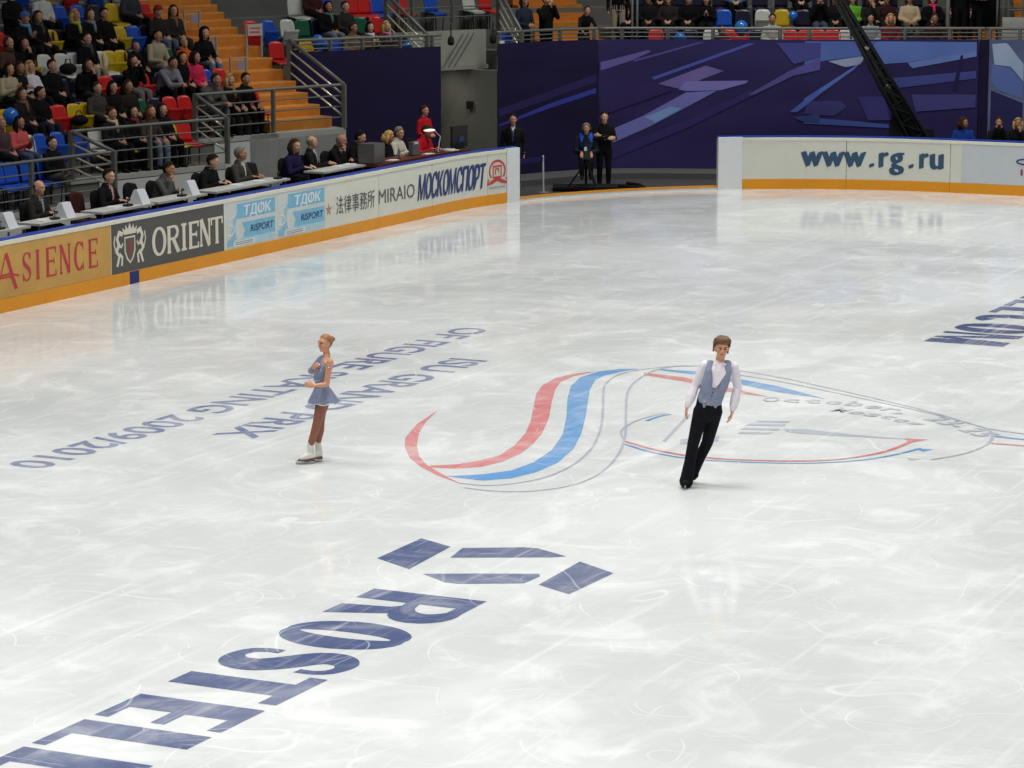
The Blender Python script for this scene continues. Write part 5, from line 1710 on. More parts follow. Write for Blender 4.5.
# ------------------------------------------------------------------ curved end: seats and spectators
WH_F, SH_F = 'in the curved end above the drapes', 'above the drapes'
FROWS = {0: 'r278 Y308 B326 B340 n352 n368 n386 n404 B508 R656 n670 n690 w711 R728 R741 n755 n772 R790 R806 R818 R833 W847 n858 b872 r890 n905 n918 n934',
         1: 'R252 B270 W289 g304 n320 b332 n345 g362 r378 n620 n635 n648 n663 n676 n690 n705 b724 n743 W763 y782 n803 n818 n832 n848 n862 n876 n893 n910 n926 n938',
         2: 'w296 w312 b326 r352 r366 b378 r402 b432 w470 r486 n640 n660 n680 n700 n720 n740 n760 n780 n800 n820 n850 n870 n890 n915'}
BAGF = [(345, 1, LAP, 'short', 'brown', (48, 46, 42), DK, 'man in dark olive coat beside the woman in black hood', None),
 (328, 1, LAP, 'hood', (22, 22, 24), BK, (110, 120, 130), 'woman in black hood with grey scarf beside the blue balloons', (96, 116, 116)),
 (352, 0, LAPT, 'short', 'brown', (122, 104, 82), DK, 'man in tan jacket behind the rail by the gangway', None),
 (368, 0, CLAP, 'bob', 'black', (116, 92, 64), (60, 50, 40), 'dark-haired woman in ochre jacket with white scarf', (206, 204, 204)),
 (386, 0, LAP, 'long', 'blond', (60, 50, 56), DK, 'blond woman with pink scarf beside the sloping rail', (190, 120, 140)),
 (722, 0, LAP, 'short', 'dark', (50, 40, 36), DK, 'dark-haired child peeking over the rail next to the white seat', None),
 (772, 0, LAP, 'short', 'brown', (176, 176, 168), DK, 'brown-haired person in pale top in front of the white seat', None),
 (870, 0, LAP, 'long', 'black', (150, 158, 160), (120, 130, 140), 'black-haired woman in pale grey cardigan behind the crane', None),
 (890, 0, LAP, 'bob', 'blond', (120, 40, 44), DK, 'blond woman in dark red jacket beside the crane', None),
 (917, 0, LAP, 'beanie', (26, 24, 28), (54, 50, 48), DK, 'child in black knit cap behind the long rail', None),
 (934, 0, LAP, 'short', 'brown', (60, 36, 34), DK, 'short-haired person in dark maroon at the end of the long rail', None),
 (627, 1, LAP, 'short', 'dark', BK, BK, 'man in black suit with red tie in the curved end', None),
 (648, 1, LAP, 'short', 'brown', (26, 26, 30), BK, 'man in dark suit with pale shirt beside the red tie', None),
 (668, 1, LAP, 'bob', 'brown', (46, 40, 38), BK, 'woman in dark brown jacket among the suits', None),
 (688, 1, LAPT, 'short', 'grey', BK, BK, 'grey-haired man in black suit among the suits', None),
 (706, 1, CLAP, 'bob', 'dark', BK, BK, 'dark-haired woman in black clapping next to a blue seat', None),
 (819, 1, CAMR, 'short', 'dark', BK, (70, 76, 92), 'man in black filming with a small camera', None),
 (834, 1, LAP, 'long', 'dark', DK, BK, 'long-haired dark woman left of the crane', None),
 (852, 1, LAP, 'bob', 'brown', (104, 176, 50), DK, 'person with lime green scarf right behind the crane', None),
 (870, 1, CHIN, 'bob', 'brown', (44, 40, 40), DK, 'brown-haired woman in charcoal jacket resting her chin', None),
 (886, 1, LAP, 'short', 'dark', (60, 30, 34), DK, 'dark-haired man in burgundy coat behind the long rail', None),
 (909, 1, LAP, 'bob', 'brown', (200, 178, 142), (96, 84, 70), 'woman in cream padded jacket behind the black knit cap', None),
 (932, 1, LAP, 'bob', 'brown', BK, BK, 'woman in black with bright pink scarf', (204, 62, 108)),
 (660, 2, LAP, 'short', 'dark', BK, BK, 'man in black in the back row above the suits', None),
 (735, 2, LAP, 'short', 'brown', (96, 120, 150), BK, 'person in light blue shirt above the navy seat', None),
 (800, 2, LAP, 'short', 'dark', BK, BK, 'person in black above the yellow seat', None),
 (880, 2, LAP, 'bob', 'dark', DK, BK, 'woman in black in the back row right of the crane', None),
 (312, 2, LAP, 'short', 'dark', (70, 36, 36), DK, 'person in dark red in the back row above the green seat', None)]
for j, spec in FROWS.items():
    def place(u, j=j):
        p, rz = far_pt(j, u, SEAT_OFF)
        return p, far_z(j), rz
    fill_row(spec, place, 'in the %s row above the drapes' % ORD[j + 1], SH_F, [(x[0], x[7]) for x in BAGF if x[1] == j])
for u, j, pose, hair, hc, top, pants, lab, scarf in BAGF:
    p, rz = far_pt(j, u, SEAT_OFF)
    person(pose, (p.x, p.y, far_z(j) - .005), rz, hair, hc, top, pants, lab, 'spectators in the curved end', scarf=scarf, scale=.74 if 'child' in lab else .95)
for u, j, off, pose, hair, hc, top, pants, lab in (
    (524, 0, .45, standing('front'), 'bob', 'dark', (40, 48, 62), BK, 'person in slate jacket standing at the rail beside the blue seat'),
    (546, 0, .40, standing('camera', 0, 1.18), 'short', 'dark', BK, BK, 'large man in black padded jacket standing by the orange stairs'),
    (618, 1, .4, standing('side'), 'short', 'dark', BK, (160, 150, 130), 'man in black standing at the top of the orange stairs'),
    (960, 1, .5, standing('side'), 'short', 'dark', BK, BK, 'guard in black standing beside the tall post'),
    (975, 1, .6, standing('crossed'), 'short', 'brown', BK, BK, 'guard in black with folded arms'),):
    p, rz = far_pt(j, u, off)
    person(pose, (p.x, p.y, far_z(j)), rz, hair, hc, top, pants, lab, 'people standing in the curved end')
p, rz = far_pt(0, 586, .33)
person(standing('rail', 0, .92, .35), (p.x, p.y, far_z(0)), rz, 'short', 'brown', (26, 26, 32), (40, 40, 44), 'boy in black t-shirt leaning on the rail in front of the orange stairs', scale=.86)

# ------------------------------------------------------------------ judges
def on_y(u, y, z=1.5):
    lo, hi = 20.0, 75.0
    for _ in range(50):
        m = (lo + hi) / 2
        if proj_u((m, y, z)) < u: lo = m
        else: hi = m
    return lo
def ground(u, v, z=0.0):
    d = FWD * F_PX + RIGHT * (u - 512) - UP * (v - 384)
    t = (z - CAM.z) / d.z
    return CAM + d * t
PLAT = .46
TOPZ = 1.22
M_TABLE = paint((190, 192, 184))
M_TLEG = mat('table_leg', (120, 120, 116), .4, metal=.5)
def table(label, x0, x1, y0=29.50, y1=29.98, m=None):
    t = thing('judge_table', label, 'table', ((x0 + x1) / 2, (y0 + y1) / 2, PLAT))
    w, d = x1 - x0, y1 - y0
    mb = MB(); mb.box((0, 0, TOPZ - PLAT - .02), (w, d, .04)); mb.obj('tabletop', m or M_TABLE, t)
    for sx in (-1, 1):
        for sy in (-1, 1):
            mb = MB(); mb.tube([(sx * (w / 2 - .08), sy * (d / 2 - .07), 0), (sx * (w / 2 - .08), sy * (d / 2 - .07), TOPZ - PLAT - .04)], .02, seg=6); mb.obj('leg', M_TLEG, t)
    return t
TB = []
for ua, ub, lab in ((-28, 29, 'white judging table at the gold panel with a white hood and cables'), (32, 93, 'white judging table of the bald judge'), (95.5, 153, 'white judging table of the judge in black suit with pink tie'),
                    (151, 206, 'white judging table of the judge resting his chin'), (209, 289, 'long white judging table shared by two judges'), (317, 366, 'white judging table of the three officials sitting together')):
    xa, xb = on_y(ua + 3, 29.6, TOPZ), on_y(ub - 3, 29.6, TOPZ)
    TB.append((table(lab, xa, xb), xa, xb))
def hood(label, u, w=.27):
    x = on_y(u, 29.66, TOPZ + .1)
    t = thing('screen_hood', label, 'screen hood', (x, 29.70, TOPZ))
    mb = MB()
    s = w / 2
    vs = [(-s, -.14, 0), (s, -.14, 0), (s, .18, 0), (-s, .18, 0), (-s, -.02, .26), (s, -.02, .26), (s, .05, .26), (-s, .05, .26)]
    mb.add(vs, [(0, 3, 2, 1), (4, 5, 6, 7), (0, 1, 5, 4), (1, 2, 6, 5), (2, 3, 7, 6), (3, 0, 4, 7)])
    mb.obj('hood_shell', paint((214, 218, 222)), t)
    mb = MB(); mb.add([(s + .002, .0, .12), (s + .002, .05, .12), (s + .002, .045, .19), (s + .002, .005, .19)], [(0, 1, 2, 3)]); mb.obj('emblem_print', paint((150, 160, 190)), t)
for u, lab in ((9, 'white screen hood on the table by the gold panel'), (67, 'white screen hood on the bald judge\'s table'), (142, 'white screen hood on the table of the judge with pink tie'), (192, 'white screen hood beside the judge resting his chin')):
    hood(lab, u)
def sheet(label, u, y=29.78, dims=(.30, .21), rgb=(224, 226, 226)):
    x = on_y(u, y, TOPZ)
    mb = MB(); mb.box((0, 0, .006), (dims[0], dims[1], .010))
    mb.box((.02, .015, .0135), (dims[0] * .96, dims[1] * .94, .004), .12)
    o = mb.obj('paper', paint(rgb)); o.location = (x, y, TOPZ); o.rotation_euler = (0, 0, .15)
    tag(o, label, 'paper')
for u, lab in ((42, 'sheets of paper under the hands of the bald judge'), (113, 'sheets of paper in front of the judge with pink tie'), (236, 'sheets of paper in front of the judge in black'), (258, 'sheets of paper at the cuff of the grey-suited judge'), (338, 'sheets of paper before the three officials'), (350, 'second pile of paper before the three officials')):
    sheet(lab, u)
def gadget(label, u, y=29.65):
    x = on_y(u, y, TOPZ)
    t = thing('microphone', label, 'microphone', (x, y, TOPZ))
    mb = MB(); mb.box((0, 0, .02), (.16, .12, .04)); mb.obj('base', plastic((28, 28, 30)), t)
    mb = MB(); mb.tube([(0, 0, .03), (.02, .02, .10), (.08, .05, .13), (.16, .08, .11)], .012, seg=6); mb.obj('stalk', plastic((24, 24, 26)), t)
    mb = MB(); mb.ball((.18, .09, .105), .03, 8, 6); mb.obj('capsule', plastic((20, 20, 20)), t, True)
for u, lab in ((0, 'black microphone beside the hood by the gold panel'), (55, 'black microphone on the bald judge\'s table'), (128, 'black microphone on the table of the judge with pink tie'), (182, 'black microphone near the judge resting his chin'), (278, 'black microphone at the end of the shared table')):
    gadget(lab, u)
def office_chair(label, x, y, rgb=(26, 24, 26), rz=-PI / 2):
    t = thing('office_chair', label, 'chair', (x, y, PLAT), rz)
    mb = MB(); mb.box((0, 0, .44), (.44, .46, .07)); mb.ball((0, 0, .46), (.23, .24, .05), 14, 8); mb.obj('seat', cloth(rgb), t, True)
    mb = MB()
    vs, fs = [], []
    for q in range(9):
        a = q / 8
        half = .22 * (1 - .35 * max(0, a - .6) ** 2 * 6)
        for sx in (-1, 1):
            for sy in (-1, 0, 1):
                vs.append((-.24 - .05 * a + .03 * sx + .03 * abs(sy) , half * sy, .52 + .46 * a - (.03 if abs(sy) and q == 8 else 0)))
    for q in range(8):
        b, c = q * 6, q * 6 + 6
        fs += [(b, b + 1, c + 1, c), (b + 1, b + 2, c + 2, c + 1), (b + 4, b + 3, c + 3, c + 4), (b + 5, b + 4, c + 4, c + 5), (b + 3, b, c, c + 3), (b + 2, b + 5, c + 5, c + 2)]
    fs += [(48, 49, 52, 51), (49, 50, 53, 52)]
    mb.add(vs, fs); mb.obj('backrest', cloth(rgb), t, True)
    mb = MB(); mb.tube([(-.10, 0, .42), (-.26, 0, .42), (-.27, 0, .58)], .02, seg=6); mb.obj('back_bracket', cloth((20, 20, 20)), t)
    mb = MB(); mb.tube([(0, 0, .06), (0, 0, .42)], .03, seg=8); mb.obj('gas_column', cloth((20, 20, 20)), t)
    for k in range(5):
        a = 2 * PI * k / 5
        mb = MB(); mb.tube([(0, 0, .09), (.27 * math.cos(a), .27 * math.sin(a), .05)], .02, seg=6); mb.ball((.27 * math.cos(a), .27 * math.sin(a), .03), .03, 8, 6); mb.obj('star_leg', cloth((20, 20, 20)), t)
    return t
TAB = seated('table', .12, -.15, 1.0, .1, 'down', True); TABL = seated('table', .22, .25, 1.0, .25, 'down', True); TCHIN = seated('tablechin', .25, .2, 1.0, .1, 'down', True); TABR = seated('table', .05, .45, 1.0, 0, 'down', True)
YJ = 30.42
JUDGES = [
 (34, TAB, 'bald', 'brown', (44, 40, 38), DK, 'bald judge in charcoal suit with pale tie', (150, 150, 160)),
 (104, TAB, 'short', 'dark', (24, 22, 24), DK, 'judge in black suit with pink shirt and short dark hair', (206, 160, 160)),
 (159, TCHIN, 'short', 'dark', (86, 84, 82), DK, 'judge in grey jacket resting his chin on his hand', (150, 150, 150)),
 (204, TABL, 'short', 'dark', (24, 26, 26), DK, 'dark-haired judge in black coat bent over the papers', (24, 26, 26)),
 (238, TABR, 'short', 'grey', (66, 64, 60), DK, 'grey-haired judge with glasses in dark grey suit', (200, 196, 190)),
 (290, TAB, 'bob', 'brown', (36, 28, 66), DK, 'official in dark purple jacket with brown bobbed hair', (36, 28, 66)),
 (309, TABR, 'bald', 'grey', (28, 26, 28), DK, 'balding official in black suit with a white badge', (206, 206, 206)),
 (332, TCHIN, 'bald', 'grey', (22, 22, 24), BK, 'bald official in black suit with a hand at his mouth', (180, 176, 170)),
 (352, TABL, 'short', 'black', (20, 20, 22), BK, 'black-haired official in black looking along the desk', (20, 20, 22))]
for u, pose, hair, hc, top, pants, lab, shirt in JUDGES:
    x = on_y(u, YJ, 1.5)
    person(pose, (x, YJ, PLAT - .02), -PI / 2 + (.35 if u in (309,) else 0), hair, hc, top, pants, lab, 'judges and officials', shirt=shirt, scale=1.06)
    office_chair('dark office chair under the ' + lab.split(' with ')[0].split(' in ')[0] + (' in ' + lab.split(' in ')[1].split(' with ')[0].split(' bent')[0].split(' looking')[0].split(' resting')[0] if ' in ' in lab else ''), x, YJ - .10)
for u, rgb, lab in ((87, (62, 30, 32), 'empty maroon office chair beside the judge with pink shirt'), (141, (24, 24, 26), 'empty black office chair between the pink shirt and the grey jacket'), (222, (34, 34, 36), 'empty charcoal office chair between two judges'), (261, (36, 36, 38), 'empty dark grey office chair in front of the grey wall')):
    office_chair(lab, on_y(u, 30.5, 1.4), 30.5, rgb)
# badge and headset details
# ---- technical desk on the curve
desk = thing('control_desk', 'long dark brown desk of the technical panel with equipment', 'desk', (57, 29.5, PLAT))
mb = MB(); s0, s1 = 54.75, 58.75
strip(mb, s0, s1, TOPZ - .05, TOPZ, -.42, -1.02, step=.4); o = mb.obj('desktop', mat('desk_brown', (96, 50, 34), .4, var=.2, scale=6), desk); o.matrix_parent_inverse = Matrix.Translation((-57, -29.5, -PLAT))
mb = MB(); strip(mb, s0, s1, PLAT, TOPZ - .05, -.44, -.48, step=.4); o = mb.obj('front_panel', cloth((40, 34, 34)), desk); o.matrix_parent_inverse = Matrix.Translation((-57, -29.5, -PLAT))
for s in (s0 + .05, 58.0, s1 - .05):
    mb = MB(); a, b = BP(s, .84, -.46), BP(s, .84, -.98); mb.bar(a, b, .04, .74); o = mb.obj('side_panel', cloth((40, 34, 34)), desk); o.matrix_parent_inverse = Matrix.Translation((-57, -29.5, -PLAT))
def desk_pt(u, off):
    lo, hi = 54.0, 62.0
    for _ in range(40):
        m = (lo + hi) / 2
        if proj_u(BP(m, TOPZ, -off)) < u: lo = m
        else: hi = m
    p = BP(lo, TOPZ, -off)
    ph = max(0, (lo - 57.25) / RK_R)
    return p, -PI / 2 - ph
p, rz = desk_pt(372, .70)
t = thing('monitor', 'boxy grey monitor at the end of the brown desk', 'monitor', tuple(p), rz)
mb = MB(); mb.box((0, 0, .22), (.36, .46, .40)); mb.box((-.05, 0, .22), (.38, .36, .32)); mb.obj('case', plastic((92, 92, 88)), t)
mb = MB(); mb.box((.0, 0, .01), (.28, .3, .02)); mb.obj('foot', plastic((70, 70, 68)), t)
mb = MB(); mb.box((-.25, 0, .23), (.01, .30, .24)); mb.obj('screen', plastic((40, 44, 46)), t)
p, rz = desk_pt(414, .72)
t = thing('monitor', 'small grey monitor with a white label before the red jackets', 'monitor', tuple(p), rz)
mb = MB(); mb.box((0, 0, .16), (.10, .30, .28)); mb.obj('case', plastic((96, 98, 96)), t)
mb = MB(); mb.box((.055, 0, .27), (.01, .16, .05)); mb.obj('label_sheet', paint((214, 214, 210)), t)
mb = MB(); mb.box((0, 0, .01), (.18, .2, .02)); mb.obj('foot', plastic((60, 60, 60)), t)
p, rz = desk_pt(459, .75)
t = thing('monitor', 'dark flat monitor with a blue picture at the far end of the desk', 'monitor', tuple(p), rz)
mb = MB(); mb.box((0, 0, .26), (.06, .55, .46)); mb.obj('case', plastic((24, 24, 26)), t)
mb = MB(); mb.box((.035, .05, .20), (.01, .18, .12)); mb.obj('screen', mat('screen_blue', (40, 60, 110), .3), t)
mb = MB(); mb.box((0, 0, .012), (.18, .26, .024)); mb.obj('foot', plastic((24, 24, 26)), t)
p, rz = desk_pt(438, .62)
t = thing('desk_lamp', 'white jointed desk lamp with a flat oval head over the red jackets', 'lamp', tuple(p), rz)
mb = MB(); mb.lathe([(0, 0), (.09, 0), (.085, .025), (.02, .03), (0, .03)]); mb.obj('base', plastic((60, 60, 62)), t, True)
mb = MB(); mb.tube([(0, 0, .02), (.0, .10, .33)], .014, seg=6); mb.obj('lower_arm', paint((190, 190, 186)), t)
mb = MB(); mb.tube([(.0, .10, .33), (.0, -.20, .50)], .014, seg=6); mb.obj('upper_arm', paint((190, 190, 186)), t)
mb = MB(); mb.ball((0, -.36, .50), (.10, .19, .028), 16, 8); mb.obj('lamp_head', mat('lamp_white', (236, 236, 230), .3, emit=((255, 250, 235), .6)), t, True)
t = None
for u, off, lab in ((428, .58, 'white sheet beside the lamp foot on the brown desk'), (452, .55, 'white sheet in front of the dark monitor'), (392, .60, 'white cup lid and papers beside the boxy monitor'), (448, .78, 'folded white paper behind the lamp')):
    p, rz = desk_pt(u, off); mb = MB(); mb.box((0, 0, .006), (.2, .28, .01)); mb.box((.01, .02, .014), (.19, .26, .004), .2)
    o = mb.obj('paper', paint((218, 218, 214))); o.location = p; o.rotation_euler = (0, 0, rz); tag(o, lab, 'paper')
p, rz = desk_pt(399, .60)
t = thing('water_bottle', 'clear water bottle in front of the man in cream jacket', 'bottle', tuple(p))
mb = MB(); mb.lathe([(0, 0), (.034, 0), (.036, .12), (.03, .17), (.013, .21), (.013, .23)], seg=12); mb.obj('bottle_body', mat('bottle_clear', (170, 180, 190), .1, trans=.7), t, True)
mb = MB(); mb.lathe([(.015, .225), (.015, .25), (0, .252)], seg=10); mb.obj('cap', plastic((120, 160, 210)), t)
def desk_person(u, off, pose, hair, hc, top, lab, shirt=(206, 206, 200), z=PLAT, pants=DK, scale=1.0, chair=True):
    lo, hi = 54.0, 62.5
    for _ in range(40):
        m = (lo + hi) / 2
        if proj_u(BP(m, 1.5, -off)) < u: lo = m
        else: hi = m
    p = BP(lo, z, -off); ph = max(0, (lo - 57.25) / RK_R)
    person(pose, (p.x, p.y, z - .02 if chair else z), -PI / 2 - ph, hair, hc, top, pants, lab, 'technical panel', shirt=shirt, scale=scale)
    if chair: office_chair('black office chair of the ' + lab.replace(' at the brown desk', '').replace(' seated under the desk lamp', ''), p.x, p.y, rz=-PI / 2 - ph)
desk_person(381, 1.45, TABL, 'bob', 'blond', (30, 28, 30), 'blond woman in black at the brown desk', (30, 28, 30))
desk_person(395, 1.50, TAB, 'short', 'grey', (206, 200, 182), 'grey-haired man in cream jacket at the brown desk')
desk_person(420, 1.45, TABL, 'short', 'brown', (196, 28, 40), 'official in red jacket seated under the desk lamp', (30, 30, 34))
desk_person(424, 1.95, standing('front'), 'short', 'brown', (190, 26, 38), 'official in red jacket standing behind the desk', z=PLAT, chair=False, scale=.93)

# ------------------------------------------------------------------ people and gear beyond the gateway
p = ground(513, 192); person(standing('side', 0, 1.04, 0, True), (p.x, p.y, 0), PI + R(25), 'short', 'dark', (24, 24, 28), (22, 22, 26), 'man in dark suit with white shirt standing at the gateway', shirt=(206, 214, 222), scale=1.02)
mb = MB(); mb.add([(.139, -.016, 1.385), (.139, .016, 1.385), (.146, .024, 1.16), (.146, 0, 1.12), (.146, -.024, 1.16)], [(0, 1, 2, 3, 4)])
mb.add([(.130, -.016, 1.385), (.130, .016, 1.385), (.136, .024, 1.16), (.136, 0, 1.12), (.136, -.024, 1.16)], [(4, 3, 2, 1, 0)])
mb.obj('tie', cloth((46, 62, 104)), bpy.data.objects[[o.name for o in bpy.data.objects if o.get('label', '').startswith('man in dark suit with white')][0]])
p = ground(604, 187); person(standing('crossed', .1), (p.x, p.y, 0), PI + R(25), 'short', 'black', (20, 20, 22), (22, 22, 24), 'man in black jacket with folded arms beside the camera', scale=1.0)
p = ground(586, 187); cp = p
person(seated('knees', .12, 0, 1.08), (p.x, p.y, .22), PI + R(25), 'short', 'grey', (30, 34, 44), (30, 30, 34), 'camera operator in blue vest crouching behind the tripod', scale=.96)
mb = MB(); mb.lathe([(.0, 0), (.20, 0), (.20, .03), (.03, .05), (.03, .55), (.17, .58), (.17, .63), (0, .64)]); o = mb.obj('stool', cloth((24, 24, 26)), None, True); o.location = (p.x, p.y, 0)
tag(o, 'low black stool under the camera operator', 'stool')
rr = PI + R(25)
fw = Vector((math.cos(rr), math.sin(rr), 0))
v = MB(); hM = seated('knees', .12, 0, 1.08)[1]
for sg in (-1, 1):
    v.tube([(.00, sg * .10, 1.02), (.11, sg * .10, .98), (.13, sg * .09, .72)], [.075, .07, .06], seg=8)
vest = v.obj('vest', cloth((44, 84, 190)), bpy.data.objects[[o.name for o in bpy.data.objects if o.get('label', '').startswith('camera operator')][0]], True)
v = MB()
v.tube([(math.cos(a) * .0 - .01, .098 * math.cos(a), .03 + .10 * math.sin(a)) for a in [PI * i / 10 for i in range(11)]], .012, seg=6)
for sg in (-1, 1): v.ball((-.01, sg * .095, .0), (.035, .022, .04), 10, 8)
hs = v.obj('headphones', cloth((70, 70, 66)), vest.parent, True); hs.matrix_local = hM
cpos = cp + fw * .95
t = thing('camera_tripod', 'black television camera on a low tripod at the gateway', 'camera', (cpos.x, cpos.y, 0), rr)
for k in range(3):
    a = 2 * PI * k / 3 + .5
    mb = MB(); mb.tube([(.05 * math.cos(a), .05 * math.sin(a), .62), (.48 * math.cos(a), .48 * math.sin(a), .02)], .022, seg=6); mb.obj('leg', cloth((26, 26, 28)), t)
mb = MB(); mb.lathe([(0, .58), (.08, .58), (.08, .68), (.05, .74), (0, .75)], seg=10); mb.obj('tripod_head', cloth((30, 32, 30)), t)
mb = MB(); mb.box((-.02, 0, .86), (.42, .16, .22)); mb.box((-.26, 0, .84), (.10, .12, .16)); mb.obj('camera_body', plastic((30, 34, 32)), t)
mb = MB(); mb.tube([(.18, 0, .86), (.28, 0, .86), (.30, 0, .86), (.40, 0, .86)], [.06, .06, .075, .075], seg=12); mb.obj('lens', plastic((20, 22, 22)), t)
mb = MB(); mb.box((-.08, .0, 1.03), (.05, .14, .10)); mb.obj('viewfinder', plastic((24, 24, 24)), t)
mb = MB(); mb.box((.19, -.03, .99), (.01, .06, .09)); mb.obj('white_card', paint((214, 222, 226)), t)
mb = MB(); mb.tube([(-.1, .05, .70), (-.35, .16, .62), (-.55, .20, .60)], .014, seg=6); mb.obj('pan_handle', cloth((22, 22, 22)), t)
# dolly plate and cable bundle
p = ground(592, 190)
t = thing('camera_dolly', 'flat black dolly platform under the tripod', 'dolly', (p.x, p.y, 0), R(-65))
mb = MB(); mb.box((0, 0, .07), (1.8, .8, .06)); mb.obj('deck', cloth((26, 26, 28)), t)
for sx in (-.8, .8):
    for sy in (-.3, .3):
        mb = MB(); mb.tube([(sx, sy - .03, .04), (sx, sy + .03, .04)], .04, seg=10); mb.obj('wheel', cloth((18, 18, 18)), t)
mb = MB(); mb.tube([(.6, -.3, .12), (1.0, -.4, .10), (1.2, -.2, .06), (1.1, .1, .10), (.8, .2, .13)], .05, seg=6); mb.obj('cable_bundle', cloth((20, 20, 20)), t, True)
# ground ledge along the drapes
mb = MB(); plan_slab(mb, WALL, 500, 720, -1.3, -.12, 0, .14, 0, .1)
tag(mb.obj('trim_1', mat('stage_ledge', (84, 86, 84), .7)), 'low grey ledge at the foot of the drapes', 'ledge', kind='structure')
p = ground(543.5, 193)
t = thing('barrier_stand', 'thin white post standing in the gateway', 'post', (p.x, p.y, 0))
mb = MB(); mb.tube([(0, 0, .02), (-.03, 0, .86)], .022, seg=8); mb.obj('pole', paint((200, 204, 204)), t)
mb = MB(); mb.lathe([(0, 0), (.14, 0), (.14, .02), (.03, .035), (0, .04)]); mb.obj('base', paint((120, 120, 120)), t)
# blue tape barrier between suit man and post
mb = MB(); a = ground(520, 197); b = ground(543.5, 193)
mb.bar((a.x, a.y, .80), (b.x, b.y, .78), .03, .10)
tag(mb.obj('barrier_tape', cloth((30, 34, 84))), 'dark blue barrier tape running to the thin white post', 'tape')

# ---- people behind the right-hand board
for u, hair, hc, top, lab, pz in ((962, 'bob', 'brown', (30, 66, 150), 'person in blue jacket turning away behind the web-address board', seated('lap', .1, 1.2)),
                             (997, 'short', 'brown', (26, 26, 28), 'photographer in black holding a camera behind the pale board', CAMR),
                             (1016, 'bob', 'blond', (28, 26, 26), 'fair-haired person with hands at the mouth behind the pale board', CHIN)):
    p = ground(u, 177)
    person(pz, (p.x, p.y, .12), PI + R(20), hair, hc, top, DK, lab, scale=1.0)
    mb = MB(); mb.lathe([(0, 0), (.22, 0), (.22, .03), (.05, .05), (.05, .46), (.19, .48), (.19, .54), (0, .55)]); o = mb.obj('stool', cloth((30, 30, 32)), None, True); o.location = (p.x, p.y, 0)
    tag(o, 'black stool under the ' + lab.split(' behind')[0].split(' turning')[0].split(' holding')[0], 'stool')

# ---- camera crane
base = ground(908, 178)
t = thing('camera_crane', 'black lattice camera crane rising in front of the purple drape', 'camera crane', (base.x, base.y, 0), math.atan2(RIGHT.y, RIGHT.x))
M_CR = mat('crane_black', (22, 24, 24), .45, var=.3, scale=8)
def cp_(s):            # axis of the jib in crane space: x along picture right, y away, z up
    return Vector((-2.0 * s + .12, -.5 * s - .2, 1.05 + 3.35 * s))
axis = (cp_(1) - cp_(0)).normalized()
e1 = axis.cross(Vector((0, 1, 0))).normalized(); e2 = axis.cross(e1)
N = 16
ends = []
for a, b in ((1, 1), (1, -1), (-1, -1), (-1, 1)):
    pts = []
    for i in range(N + 1):
        s = -.12 + 1.9 * i / N
        w = .40 * (1 - s * .66) * .5 if s < 1.2 else .40 * (1 - 1.2 * .66) * .5
        pts.append(cp_(s) + e1 * (w * a) + e2 * (w * b))
    ends.append(pts)
    mb = MB(); mb.tube(pts, .042, seg=6); mb.obj('chord', M_CR, t)
mb = MB()
for i in range(N):
    for q in range(4):
        mb.tube([ends[q][i], ends[(q + 1) % 4][i + 1]], .022, seg=5)
        mb.tube([ends[q][i + 1], ends[(q + 1) % 4][i + 1]], .022, seg=5)
mb.obj('lattice', M_CR, t)
mb = MB(); mb.tube([cp_(-.1) + e2 * .02, cp_(1.0) + e2 * .02], [.17, .06], seg=8); mb.obj('cable_duct', M_CR, t)
mb = MB(); mb.tube([cp_(.1) + e1 * .2, cp_(.5) + e1 * .16, cp_(1.7) + e1 * .06], .010, seg=5); mb.obj('tension_rod', M_STEEL, t)
mb = MB(); mb.tube([(0, 0, .0), (0, 0, 1.05)], [.16, .10], seg=10); mb.obj('pedestal', M_CR, t)
for k in range(4):
    a = PI / 4 + PI / 2 * k
    mb = MB(); mb.tube([(0, 0, .25), (.6 * math.cos(a), .6 * math.sin(a), .06)], .04, seg=6); mb.ball((.6 * math.cos(a), .6 * math.sin(a), .06), .06, 8, 6); mb.obj('outrigger', M_CR, t)
mb = MB(); mb.box((.30, -.2, .98), (.5, .3, .42)); mb.obj('counterweight', M_CR, t)
mb = MB(); mb.box((-.36, -.25, 1.15), (.26, .22, .5)); mb.ball((-.34, -.25, 1.5), (.13, .12, .16), 10, 8); mb.obj('control_head', M_CR, t)
for s in (.35, .62):
    mb = MB(); q = cp_(s) + e2 * .0 - Vector((0, .14, 0)); mb.box(q, (.10, .02, .06), 0, 0, .5); mb.obj('white_label', paint((150, 152, 148)), t)
# black panel: darkness of the entrance past the long rail, put in as colour
mb = MB(); plan_slab(mb, WALL, 951, 1000, 1.75, 1.8, 3.0, 5.2, 0, 4)
o = mb.obj('entrance_dark_panel', cloth((14, 14, 16))); tag(o, 'black panel painted as the darkness of the upper entrance behind the guards', 'dark panel')
